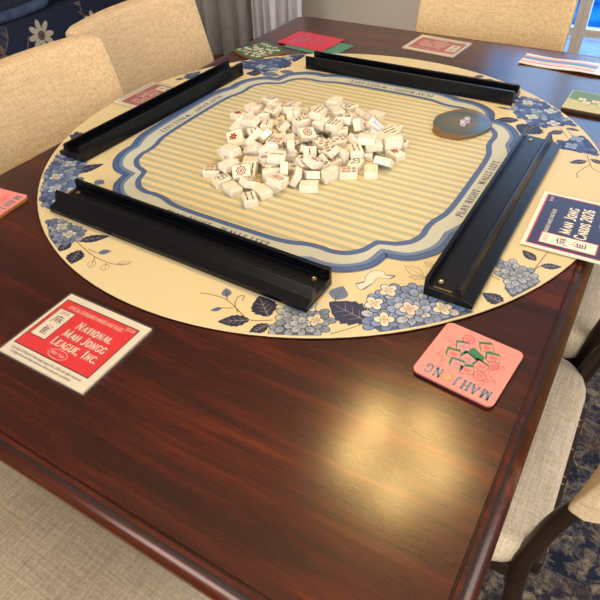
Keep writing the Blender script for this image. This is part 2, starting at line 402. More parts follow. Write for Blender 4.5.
# curtain on the far wall, left of the wall panel
def curtain(name, x0, x1, mat, label, nf):
    bm = bmesh.new(); rows = []
    for z in (.012, .6, 1.4, 2.3):
        row = []
        for k in range(nf*8+1):
            t = k/(nf*8); x = x0+(x1-x0)*t
            y = 2.10+.03*math.sin(t*nf*2*PI)+.012*math.sin(t*nf*3.3*PI+z)
            row.append((x+.01*math.sin(z*3+k), y, z))
        rows.append(row)
    loft(bm, rows, False, False, closed=False)
    o = mesh_obj(name, bm, mat, smooth=True); m = o.modifiers.new('s', 'SOLIDIFY'); m.thickness = .003
    return tag(o, label, 'curtain')
def curt():
    t = NT('lavender_sheer_cloth'); n = t.noise(t.coord((120, 120, 4)), 3, 3)
    return t.base(t.ramp(n, [(.3, hexc(222, 220, 236)), (.7, hexc(244, 242, 252))]), .8)
curtain('curtain', -1.64, -1.285, curt(), 'floor-length pale lavender curtain against the far wall, beyond the green tile coaster', 6)
curtain('curtain', -2.33, -1.67, plain('grey_curtain_cloth', hexc(168, 166, 168), .9), 'grey floor-length curtain behind the left chairs, nearest the sofa', 5)

# rug
bm = bmesh.new(); loft(bm, [rrect(-1.5, 1.75, -1.9, 1.75, .02, z) for z in (.001, .012)])
o = mesh_obj('area_rug', bm, M['rug']); tag(o, 'distressed navy blue and cream area rug under the dining table', 'rug')

# sofa at the left wall, navy floral print
def floral():
    t = NT('navy_floral_upholstery'); return t
NAVY = hexc(34, 42, 70)
def sofa():
    r = empty('sofa', (-2.85, .85, 0))
    tag(r, 'navy blue sofa printed with cream flowers and branches, behind the left chairs', 'sofa')
    base_m = plain('navy_cotton', NAVY, .85, .1, 40); vel = plain('slate_blue_velvet', hexc(70, 88, 124), .7, .2, 18)
    def ubox(name, c, s, mat, bev=.04):
        bm = bmesh.new(); add_box(bm, c, s); o = mesh_obj(name, bm, mat, r, smooth=False); bevel(o, bev, 4); return o
    ubox('base', (.02, 0, .25), (.84, 2.3, .35), base_m, .02)
    ubox('seat_cushion', (.0, -.56, .47), (.80, 1.10, .10), base_m, .05)
    ubox('seat_cushion', (.0, .56, .47), (.80, 1.10, .10), base_m, .05)
    ubox('backrest', (-.33, 0, .62), (.2, 2.3, .56), base_m, .06)
    for y in (-1.2, 1.2): ubox('arm', (.02, y, .34), (.84, .16, .52), base_m, .05)
    bm = bmesh.new(); add_tube(bm, catmull([(.435, -1.1, .452), (.44, -.7, .45), (.435, -.2, .452), (.44, .36, .455), (.42, .47, .475), (.3, .56, .545)], 5), .026, 12)
    o = mesh_obj('bolster_roll', bm, vel, r, smooth=True); tag(o, 'slate blue velvet roll')
    for x in (-.3, .36):
        for y in (-1.1, 1.1):
            bm = bmesh.new(); add_tube(bm, [(x, y, .012), (x, y, .09)], [.02, .03], 10); mesh_obj('leg', bm, M['chair_wood'], r)
    # printed flowers on the front
    a = Art(0, .00015); rnd = random.Random(3)
    CR, TP, GY, BL = hexc(205, 196, 176), hexc(128, 108, 92), hexc(92, 88, 92), hexc(62, 72, 96)
    def flower(x, y, R, c=CR):
        for k in range(8):
            an = k*PI/4+rnd.uniform(-.1, .1); a.ell((x+R*.62*math.cos(an), y+R*.62*math.sin(an)), R*.42, R*.2, c, an, 3+k % 2)
        a.ell((x, y), R*.3, R*.3, GY, 0, 6)
        for k in range(9): a.ell((x+R*.2*math.cos(k), y+R*.2*math.sin(k)), R*.06, R*.06, TP, 0, 7, 6)
    def branch(x, y, an, L):
        pts = [(x, y)]
        for k in range(6):
            an += rnd.uniform(-.5, .5); x += math.cos(an)*L/6; y += math.sin(an)*L/6; pts.append((x, y))
            if rnd.random() < .8: a.ell((x+.02*math.cos(an+1.3), y+.02*math.sin(an+1.3)), .026, .012, rnd.choice([GY, BL, TP]), an+1.3, 1)
        a.strip(catmull([(p[0], p[1], 0) for p in pts], 3), .007, TP, 2)
    for k in range(26): branch(rnd.uniform(-1.05, .95), rnd.uniform(-.12, .12), rnd.uniform(0, 6.28), rnd.uniform(.2, .35))
    for u, v in ((.37, .066), (-.25, .03), (-.8, .05), (.74, .02), (1.0, -.05)): flower(u, v, .078)
    # art local x -> along sofa (world y), local y -> up
    a.V = [(min(1.12, max(-1.12, p[0])), min(.165, max(-.16, p[1])), p[2]) for p in a.V]
    o = a.build('front_panel', print_mat('printed_upholstery', .85), r, [slab([(-1.14, -.17), (1.14, -.17), (1.14, .17), (-1.14, .17)], -.006, -.0001, NAVY)])
    o.matrix_local = Matrix(((0, 0, 1, .4465), (1, 0, 0, 0), (0, 1, 0, .25), (0, 0, 0, 1)))
    # same print on cushions' top and the backrest
    a2 = Art(0, .00015)
    a = a2
    for k in range(22): branch(rnd.uniform(-1.0, 1.0), rnd.uniform(-.1, .1), rnd.uniform(0, 6.28), .3)
    for u in (-.85, -.3, .2, .7): flower(u, rnd.uniform(-.05, .05), .06)
    a.V = [(min(1.02, max(-1.02, p[0])), min(.16, max(-.12, p[1])), p[2]) for p in a.V]
    o = a.build('back_panel', bpy.data.materials['printed_upholstery'], r, [slab([(-1.1, -.14), (1.1, -.14), (1.1, .18), (-1.1, .18)], -.006, -.0001, NAVY)])
    o.matrix_local = Matrix(((0, 0, 1, -.2235), (1, 0, 0, 0), (0, 1, 0, .70), (0, 0, 0, 1)))
sofa()

# ================================================================ TABLE
TX0, TX1, TY0, TY1 = -.4754, .5066, -.7393, .7242
def table():
    r = empty('dining_table', (0, 0, 0))
    tag(r, 'large reddish-brown cherry dining table with a grooved border, standing on the blue rug', 'table')
    prof = [(.046, 0), (.0215, 0), (.0207, -.0014), (.0193, -.0014), (.0185, 0), (.014, -.0004), (.010, -.002), (.005, -.006), (.001, -.012), (0, -.017), (.002, -.022), (.007, -.026), (.007, -.029), (.013, -.034), (.03, -.036)]
    bm = bmesh.new(); rings = [rrect(TX0+i, TX1-i, TY0+i, TY1-i, .05-i if i < .045 else .006, TZ+z, 8) for i, z in prof]
    R = loft(bm, rings)
    for f in bm.faces: f.smooth = True
    bmesh.ops.recalc_face_normals(bm, faces=bm.faces)
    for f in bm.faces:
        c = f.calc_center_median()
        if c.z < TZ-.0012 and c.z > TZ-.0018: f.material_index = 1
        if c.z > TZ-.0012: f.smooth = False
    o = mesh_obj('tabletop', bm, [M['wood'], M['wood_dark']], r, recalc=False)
    bm = bmesh.new()
    loft(bm, [rrect(TX0+.09, TX1-.09, TY0+.09, TY1-.09, .02, z, 3) for z in (TZ-.037, TZ-.12)])
    mesh_obj('apron', bm, M['wood'], r)
    for x in (TX0+.12, TX1-.12):
        for y in (TY0+.12, TY1-.12):
            bm = bmesh.new(); loft(bm, [rrect(x-a, x+a, y-a, y+a, a*.3, z, 3) for a, z in ((.028, .014), (.036, .3), (.044, .62), (.044, TZ-.04))])
            mesh_obj('leg', bm, M['wood'], r, smooth=False)
table()

# ================================================================ PRINTED MAT
FL = {"cl":{"A":[[0.184,-0.4448],[0.1766,-0.4216],[0.1863,-0.4055],[0.2079,-0.3915],[0.2304,-0.3922],[0.2469,-0.4041],[0.251,-0.4221],[0.2414,-0.4372],[0.2156,-0.4534],[0.1954,-0.4625]],"B":[[0.2773,-0.373],[0.2711,-0.3395],[0.2874,-0.3031],[0.3172,-0.2893],[0.3301,-0.2938],[0.355,-0.2983],[0.3681,-0.2978],[0.3878,-0.2979],[0.4043,-0.3015],[0.3937,-0.3156],[0.3764,-0.3393],[0.3536,-0.3638],[0.3292,-0.3831],[0.3035,-0.3992],[0.2886,-0.3935]],"C":[[-0.2593,-0.4207],[-0.2467,-0.4013],[-0.2098,-0.404],[-0.1796,-0.4096],[-0.1745,-0.4307],[-0.1802,-0.4453],[-0.1898,-0.4618],[-0.2199,-0.4489]],"D":[[-0.3023,-0.394],[-0.3353,-0.3691],[-0.3757,-0.3259],[-0.4135,-0.2712],[-0.4183,-0.2429],[-0.3804,-0.2457],[-0.3487,-0.2509],[-0.3315,-0.2792],[-0.2869,-0.3256],[-0.2593,-0.3645],[-0.268,-0.3927]],"E":[[-0.3949,0.2854],[-0.3771,0.3243],[-0.3394,0.3575],[-0.2909,0.3879],[-0.2695,0.3295],[-0.2876,0.2775],[-0.3383,0.2678]],"F":[[0.2647,0.3371],[0.2683,0.3843],[0.297,0.3925],[0.3404,0.3606],[0.3737,0.3219],[0.3978,0.2941],[0.3704,0.2853],[0.3475,0.2641],[0.3214,0.256],[0.2804,0.3017]],"G":[[0.3805,0.2065],[0.4056,0.2462],[0.4271,0.2524],[0.4556,0.207],[0.4547,0.1927],[0.4259,0.1864],[0.4005,0.1862]],"H":[[0.3934,-0.1872],[0.4018,-0.1776],[0.4215,-0.1798],[0.4407,-0.1868],[0.455,-0.203],[0.4541,-0.2152],[0.4408,-0.2383],[0.4295,-0.2578],[0.4139,-0.2438],[0.4104,-0.2224],[0.397,-0.2177]],"K":[[-0.4613,0.1632],[-0.4562,0.1868],[-0.4404,0.205],[-0.4098,0.1774],[-0.4256,0.1562]],"L":[[-0.4535,-0.1909],[-0.4616,-0.1704],[-0.4468,-0.163],[-0.4286,-0.188],[-0.4331,-0.2045]]},"lv":[[[0.1719,-0.4342],[0.139,-0.4067],0.7],[[0.1546,-0.4505],[0.1203,-0.4729],0.45],[[0.1797,-0.4451],[0.1667,-0.4724],0.5],[[0.2861,-0.3827],[0.2257,-0.373],0.65],[[-0.1726,-0.4325],[-0.1385,-0.3997],0.35],[[-0.1801,-0.4394],[-0.1792,-0.4674],0.6],[[-0.1524,-0.4474],[-0.139,-0.481],0.65],[[-0.3434,-0.2894],[-0.3141,-0.2374],0.4],[[-0.4341,-0.2237],[-0.4431,-0.1953],0.5],[[-0.4508,0.1578],[-0.4622,0.1386],0.5],[[-0.3013,0.264],[-0.334,0.2449],0.8],[[0.296,0.2732],[0.2549,0.2528],0.5],[[0.3304,0.2653],[0.3154,0.2147],0.9],[[0.381,0.2617],[0.361,0.2376],0.5],[[0.3831,0.2771],[0.4086,0.2756],0.4],[[0.4422,0.1619],[0.4168,0.1409],0.4],[[0.4453,0.1716],[0.4729,0.1617],0.4],[[0.4358,-0.1619],[0.4131,-0.1453],0.5],[[0.4433,-0.1706],[0.4697,-0.1589],0.4],[[0.4239,-0.2696],[0.392,-0.2625],0.6],[[0.1662,0.4659],[0.1482,0.4506],0.6],[[0.1967,0.4476],[0.1715,0.442],0.6],[[0.1903,-0.4289],[0.1968,-0.4578],0.5],[[-0.3032,0.4427],[-0.2704,0.3589],0.4]],"bud":[[[0.1028,-0.4287],[0.0906,-0.4144],0.6],[[0.1099,-0.4493],[0.0997,-0.4615],0.4],[[0.2307,-0.3659],[0.2268,-0.3359],0.7],[[-0.1229,-0.44],[-0.108,-0.4265],0.5],[[-0.2731,-0.2807],[-0.273,-0.2998],0.9],[[-0.3013,0.264],[-0.2525,0.2663],0.5],[[-0.2695,0.2932],[-0.2305,0.2976],0.5],[[0.2406,0.3143],[0.2748,0.3149],0.25]],"ol":[[[0.3121,-0.2659],[0.2822,-0.2572],0.45],[[0.3148,-0.2693],[0.2964,-0.2768],0.4],[[0.3168,-0.2411],[0.303,-0.2358],0.5],[[-0.1151,-0.4575],[-0.1067,-0.4714],0.6],[[-0.0931,-0.4537],[-0.0838,-0.4668],0.6],[[-0.079,-0.4461],[-0.063,-0.4322],0.35],[[0.4503,-0.1255],[0.4686,-0.1289],0.35]],"st":[[[0.1802,-0.4366],[0.1546,-0.4505],[0.1304,-0.4425],[0.1063,-0.4335],[0.0839,-0.4343],[0.066,-0.4394]],[[0.1326,-0.4456],[0.1214,-0.4365],[0.1156,-0.4217],[0.1215,-0.4162],[0.1249,-0.4257]],[[0.1063,-0.4335],[0.0992,-0.4237]],[[0.1225,-0.4425],[0.1076,-0.4506]],[[0.2861,-0.3827],[0.2677,-0.409],[0.2548,-0.4239]],[[0.2409,-0.3714],[0.2307,-0.3659]],[[-0.1787,-0.4328],[-0.138,-0.4453],[-0.1152,-0.4495],[-0.0841,-0.4488],[-0.0623,-0.4371]],[[-0.1196,-0.4492],[-0.1133,-0.4592]],[[-0.0948,-0.4519],[-0.0897,-0.4571]],[[-0.1242,-0.4407],[-0.1436,-0.4399]],[[0.3327,-0.2716],[0.314,-0.2673]],[[0.438,0.1843],[0.4542,0.1404],[0.4683,0.1323]],[[0.4493,0.1496],[0.4364,0.1159],[0.439,0.0948]],[[0.4384,-0.1831],[0.4426,-0.1506],[0.4453,-0.1334]],[[0.4433,-0.1706],[0.4384,-0.1831]],[[0.4046,-0.2255],[0.39,-0.2215]],[[0.3733,0.2722],[0.3952,0.2364]],[[0.3831,0.2771],[0.4072,0.2379]],[[-0.448,-0.1485],[-0.4395,-0.1237],[-0.4346,-0.1004]],[[-0.3936,0.271],[-0.4079,0.2495]]],"bird":[[0.2401,-0.324],[0.2477,-0.3151],[0.2445,-0.3024],[0.247,-0.2887],[0.2566,-0.2835],[0.2623,-0.2829],[0.2674,-0.2876],[0.2789,-0.2838],[0.2756,-0.2928],[0.2606,-0.2986],[0.2589,-0.3138],[0.2526,-0.3313],[0.2507,-0.3183]]}
MT = TZ+.0035; OB = MT+.0006
CREAM = hexc(220, 207, 168); STRIPE = hexc(182, 183, 158); BLUE = hexc(74, 102, 158); BLUE2 = hexc(104, 130, 178); DBLUE = hexc(48, 68, 118); BAND = hexc(198, 204, 196)
NAVYL = hexc(26, 32, 66); BROWN = hexc(138, 98, 76)
def d4(path):
    """mirror an eighth (mid-side -> diagonal) of an outline into the full closed outline"""
    e = [(x*.5, y*.5) for x, y in path]
    q = e+[(y, x) for x, y in e[::-1]][1:]
    out = []
    for k in range(4):
        for x, y in q[:-1] if True else q:
            a = [(x, y), (-y, x), (-x, -y), (y, -x)][k]; out.append(a)
    return out
def curve_path(segs):
    out = []
    for s in segs:
        c = catmull([(a, b, 0) for a, b in s], 5); c = [(v.x, v.y) for v in c]
        out += c if not out else c[1:]
    return out
def build_mat():
    a = Art(MT, .00004)
    N = 128; disc = [(.5*math.cos(k*2*PI/N), .5*math.sin(k*2*PI/N)) for k in range(N)]
    inner8 = curve_path([[(.580, 0), (.579, .14), (.573, .22), (.556, .275), (.551, .318), (.553, .355), (.540, .398), (.508, .430), (.474, .443), (.452, .452)]])
    outer8 = curve_path([[(.660, 0), (.660, .14), (.652, .24), (.622, .318)], [(.622, .318), (.622, .37), (.603, .425), (.556, .474), (.490, .490)]])
    inn = d4(inner8); outp = d4(outer8)
    a.poly(disc, CREAM, 1)
    # hydrangeas
    rnd = random.Random(8)
    pal = {'A': ([176, 184, 190], [120, 134, 160], [225, 220, 196]), 'B': ([160, 178, 212], [112, 138, 190], [236, 230, 212]), 'C': ([150, 166, 196], [88, 104, 146], [200, 206, 208]),
           'D': ([112, 136, 184], [66, 88, 142], [190, 202, 216]), 'E': ([84, 110, 170], [48, 68, 128], [176, 192, 220]), 'F': ([96, 128, 192], [50, 74, 142], [214, 222, 230]),
           'G': ([66, 96, 166], [42, 62, 130], [150, 174, 216]), 'H': ([172, 184, 200], [130, 146, 176], [206, 210, 208]), 'K': ([74, 100, 156], [40, 56, 110], [150, 170, 200]), 'L': ([60, 78, 120], [34, 44, 84], [110, 130, 170])}
    def inside(x, y, poly):
        c = False
        for i in range(len(poly)):
            x1, y1 = poly[i]; x2, y2 = poly[i-1]
            if (y1 > y) != (y2 > y) and x < (x2-x1)*(y-y1)/(y2-y1)+x1: c = not c
        return c
    def clipr(p):
        d = math.hypot(*p); m = .4975
        return p if d <= m else (p[0]*m/d, p[1]*m/d)
    def petal(c, rx, ry, an, base, L):
        out = hexc(46, 58, 98) if L % 2 else hexc(56, 68, 108)
        n = 12
        def E(k): return [clipr((c[0]+k*rx*math.cos(t*2*PI/n)*math.cos(an)-k*ry*math.sin(t*2*PI/n)*math.sin(an), c[1]+k*rx*math.cos(t*2*PI/n)*math.sin(an)+k*ry*math.sin(t*2*PI/n)*math.cos(an))) for t in range(n)]
        a.poly(E(1.0), out, L); a.poly(E(.83), lin(base), L+1)
        d = [b*.84 for b in base]
        e = (c[0]-rx*.35*math.cos(an), c[1]-rx*.35*math.sin(an))
        a.poly([clipr((e[0]+.42*rx*math.cos(t*2*PI/8)*math.cos(an)-.4*ry*math.sin(t*2*PI/8)*math.sin(an), e[1]+.42*rx*math.cos(t*2*PI/8)*math.sin(an)+.4*ry*math.sin(t*2*PI/8)*math.cos(an))) for t in range(8)], lin(d), L+2)
    for key, P in FL['cl'].items():
        mid, dark, light = pal[key]
        cx = sum(p[0] for p in P)/len(P); cy = sum(p[1] for p in P)/len(P)
        xs = [p[0] for p in P]; ys = [p[1] for p in P]
        s = .0125 if key in 'BDEFG' else .0105
        if key in 'KL': s = .009
        big = max(max(xs)-min(xs), max(ys)-min(ys))
        a.poly([clipr((cx+(p[0]-cx)*.9, cy+(p[1]-cy)*.9)) for p in P], lin([d*.7 for d in dark]), 2)
        row = 0; y = min(ys)-.002; pts = []
        while y < max(ys)+.003:
            x = min(xs)+(s*.5 if row % 2 else 0)
            while x < max(xs)+.003:
                q = (x+rnd.uniform(-.0015, .0015), y+rnd.uniform(-.0015, .0015))
                if inside(q[0], q[1], P) and math.hypot(*q) < .494: pts.append(q)
                x += s
            y += s*.86; row += 1
        pts.sort(key=lambda q: -math.hypot(q[0]-cx, q[1]-cy))
        for i, q in enumerate(pts):
            t = min(1, math.hypot(q[0]-cx, q[1]-cy)/(big*.5))
            jj = rnd.uniform(-14, 16); m = [md*(1-t)+dk*t+jj for md, dk in zip(mid, dark)]
            if rnd.random() < .22: m = [(u+v)/2 for u, v in zip(m, light)]
            m = [max(0, min(255, u)) for u in m]
            an = math.atan2(q[1]-cy, q[0]-cx)+rnd.uniform(-.4, .4)
            petal(q, s*.70, s*.56, an, m, 3+(i % 4)*3 if False else 3+min(3*(i % 5), 12))
        # four-petalled florets on top
        nf = {'A': 2, 'B': 5, 'C': 2, 'D': 6, 'E': 3, 'F': 4, 'G': 2, 'H': 0, 'K': 1, 'L': 0}[key]
        used = []
        for q in sorted(pts, key=lambda q: rnd.random()):
            if len(used) >= nf: break
            if all(math.hypot(q[0]-u[0], q[1]-u[1]) > s*2.1 for u in used) and math.hypot(*q) < .482:
                used.append(q); a0 = rnd.uniform(0, 1.5)
                lt = [u*rnd.uniform(.92, 1.0) for u in light]
                for k in range(4):
                    an = a0+k*PI/2; petal((q[0]+s*.55*math.cos(an), q[1]+s*.55*math.sin(an)), s*.58, s*.50, an, lt, 18+k % 2)
                a.ell(q, s*.1, s*.1, hexc(214, 160, 120), 0, 22, 8)
    def leaf(b, t, wf, fill, L=3, serr=True, outline=None, vein=hexc(160, 150, 160)):
        b = Vector(b); t = Vector(t); ax = t-b; ln = ax.length; ax.normalize(); n = Vector((-ax.y, ax.x))
        prof = [(0, 0), (.10, .45), (.26, .86), (.42, 1.0), (.58, .9), (.74, .62), (.88, .3), (1, 0)]
        Lp = []; Rp = []
        for i, (u, v) in enumerate(prof):
            Lp.append((u, v)); 
            if serr and 0 < i < 7: Lp.append((u+.035, v*.84))
        pts = [b+ax*ln*u+n*ln*wf*.62*v for u, v in Lp]+[b+ax*ln*u-n*ln*wf*.62*v for u, v in Lp[::-1][1:-1]]
        pts = [clipr((p.x, p.y)) for p in pts]
        if outline: a.strip(pts, .0009, outline, L, True)
        else: a.poly(pts, fill, L)
        a.strip([tuple(b), tuple(b+ax*ln*.88)], [.0011, .0004], vein if not outline else outline, L+1)
        if not outline:
            for u in (.2, .38, .56):
                for sg in (1, -1):
                    p = b+ax*ln*u; q = p+ax*ln*.16+n*sg*ln*wf*.3; a.strip([tuple(p), tuple(q)], [.0007, .0003], vein, L+1)
    for b, t, wf in FL['lv']: leaf(b, t, wf, NAVYL if rnd.random() < .6 else hexc(32, 44, 88))
    for b, t, wf in FL['bud']:
        leaf(b, t, wf, hexc(104, 122, 158), 4, False, None, hexc(48, 56, 92))
    for b, t, wf in FL['ol']: leaf(b, t, wf, None, 3, False, hexc(150, 124, 108))
    for s in FL['st']:
        c = catmull([(p[0], p[1], 0) for p in s], 5); a.strip([clipr((v.x, v.y)) for v in c], .0014, BROWN, 2)
    c = [(v.x, v.y) for v in catmull([(p[0], p[1], 0) for p in FL['bird'][:-1]], 4, True)]
    a.poly(c, hexc(228, 222, 208), 3); a.strip(c, .0008, hexc(96, 98, 120), 4, True)
    B = FL['bird']
    a.strip([B[6], B[7], B[8]], .0022, hexc(110, 112, 130), 5); a.strip([B[0], B[1]], .0026, hexc(110, 112, 130), 5); a.strip([B[11], B[10]], .002, hexc(110, 112, 130), 5)
    # pointed bell flowers by the far corners of the frame
    # frame: blue scalloped bands around the striped field
    a.poly([(x*1.046, y*1.046) for x, y in outp], BLUE, 24) if False else None
    big = [(x*1.0, y*1.0) for x, y in outp]
    a.poly(big, BAND, 25)
    a.strip(outp, .0185, BLUE, 26, True)
    a.strip([(x*.984, y*.984) for x, y in outp], .006, BLUE2, 27, True)
    a.strip([(x*.997, y*.997) for x, y in outp], .0014, DBLUE, 28, True)
    a.strip([(x*1.0225, y*1.0225) for x, y in outp], .0012, DBLUE, 28, True)
    a.poly(inn, CREAM, 27)
    # stripes clipped to the field by scanlines
    pit = .0181; y = -.30
    while y < .30:
        yc = y+pit*.27
        xs = []
        for i in range(len(inn)):
            x1, y1 = inn[i]; x2, y2 = inn[i-1]
            if (y1 > yc) != (y2 > yc): xs.append(x1+(x2-x1)*(yc-y1)/(y2-y1))
        xs.sort()
        for k in range(0, len(xs)-1, 2):
            if xs[k+1]-xs[k] > .01: a.rect(xs[k]+.001, y, xs[k+1]-.001, y+pit*.5, STRIPE, 28)
        y += pit
    a.strip(inn, .0095, BLUE, 30, True)
    a.strip([(x*.985, y*.985) for x, y in inn], .0010, DBLUE, 31, True)
    for k in range(4):
        an = k*PI/2; d = .3065
        c = (d*math.sin(an), -d*math.cos(an))
        serif(a, 'PLAY RIGHT * WALLS LEFT', (c[0]-.008*math.cos(an), c[1]-.008*math.sin(an)), .0112, hexc(50, 64, 104), an, 32, sx=.98, track=.14, bold=.03)
    # body below the print: cloth, stitched edge, black binding
    V = [(x, y, MT-.0030) for x, y in disc]+[(x*1.0015, y*1.0015, MT-.0012) for x, y in disc]
    F = [[k, (k+1) % N, N+(k+1) % N, N+k] for k in range(N)]+[list(range(N))[::-1], list(range(N, 2*N))]
    V2 = [(x*1.001, y*1.001, MT-.0012) for x, y in disc]+[(x, y, MT+.00003) for x, y in disc]
    F2 = [[k, (k+1) % N, N+(k+1) % N, N+k] for k in range(N)]
    o = a.build('table_mat', M['mat'], None, [(V, F, hexc(12, 10, 14)), (V2, F2, hexc(214, 198, 160))])
    return tag(o, 'large round cream game mat with blue scalloped frame, stripes and hydrangeas on the table', 'mat')
build_mat()

# ================================================================ RACKS
def make_rack(L):
    r = empty('tile_rack')
    prof = [(0, 0), (0, .0285), (.0055, .0285), (.0065, .0145), (.0395, .013), (.0405, .0275), (.0425, .0285), (.0455, .0265), (.0515, .0125), (.0635, .0085), (.0655, .0075), (.0655, 0)]
    bm = bmesh.new()
    loft(bm, [[(u, x, z) for u, z in prof] for x in (-L/2, L/2)])
    o = mesh_obj('rack_body', bm, M['black'], r); bevel(o, .0008, 2, 30)
    for s in (-1, 1):
        bm = bmesh.new(); ring = []
        for rad, z in ((.0036, .0138), (.0036, .0152), (.0028, .0158), (.0012, .0154)): ring.append([(.0165+rad*math.cos(k*PI/8), s*(L/2-.017)+rad*math.sin(k*PI/8), z) for k in range(16)])
        loft(bm, ring); mesh_obj('screw', bm, M['screw'], r, smooth=False)
    bm = bmesh.new(); add_box(bm, (.0232, -(L/2-.0045), .0142), (.024, .0012, .0012)); mesh_obj('edge_strip', bm, M['screw'], r)
    return r
def copy_tree(o, parent=None):
    c = o.copy(); COL.objects.link(c)
    if parent: c.parent = parent
    for ch in list(o.children): copy_tree(ch, c)
    return c
rk = make_rack(.485)
RG = 'black tile racks around the striped field'
# (inner-edge midpoint, outward direction angle)
racks = [((-.0295, -.3365), -90-1.2, 'long black tile rack nearest the camera, between the red booklet and the tile heap'),
         ((.3262, -.0605), 0, 'long black tile rack on the right, beside the navy booklet'),
         ((.023, .3285), 90, 'long black tile rack on the far side, in front of the far red booklet'),
         ((-.3395, -.0105), 180-2.0, 'long black tile rack on the left, beside the two linen chair backs')]
for i, ((x, y), an, lab) in enumerate(racks):
    o = rk if i == 0 else copy_tree(rk)
    o.location = (x, y, OB+.001); o.rotation_euler = (0, 0, math.radians(an)); tag(o, lab, 'rack', RG)

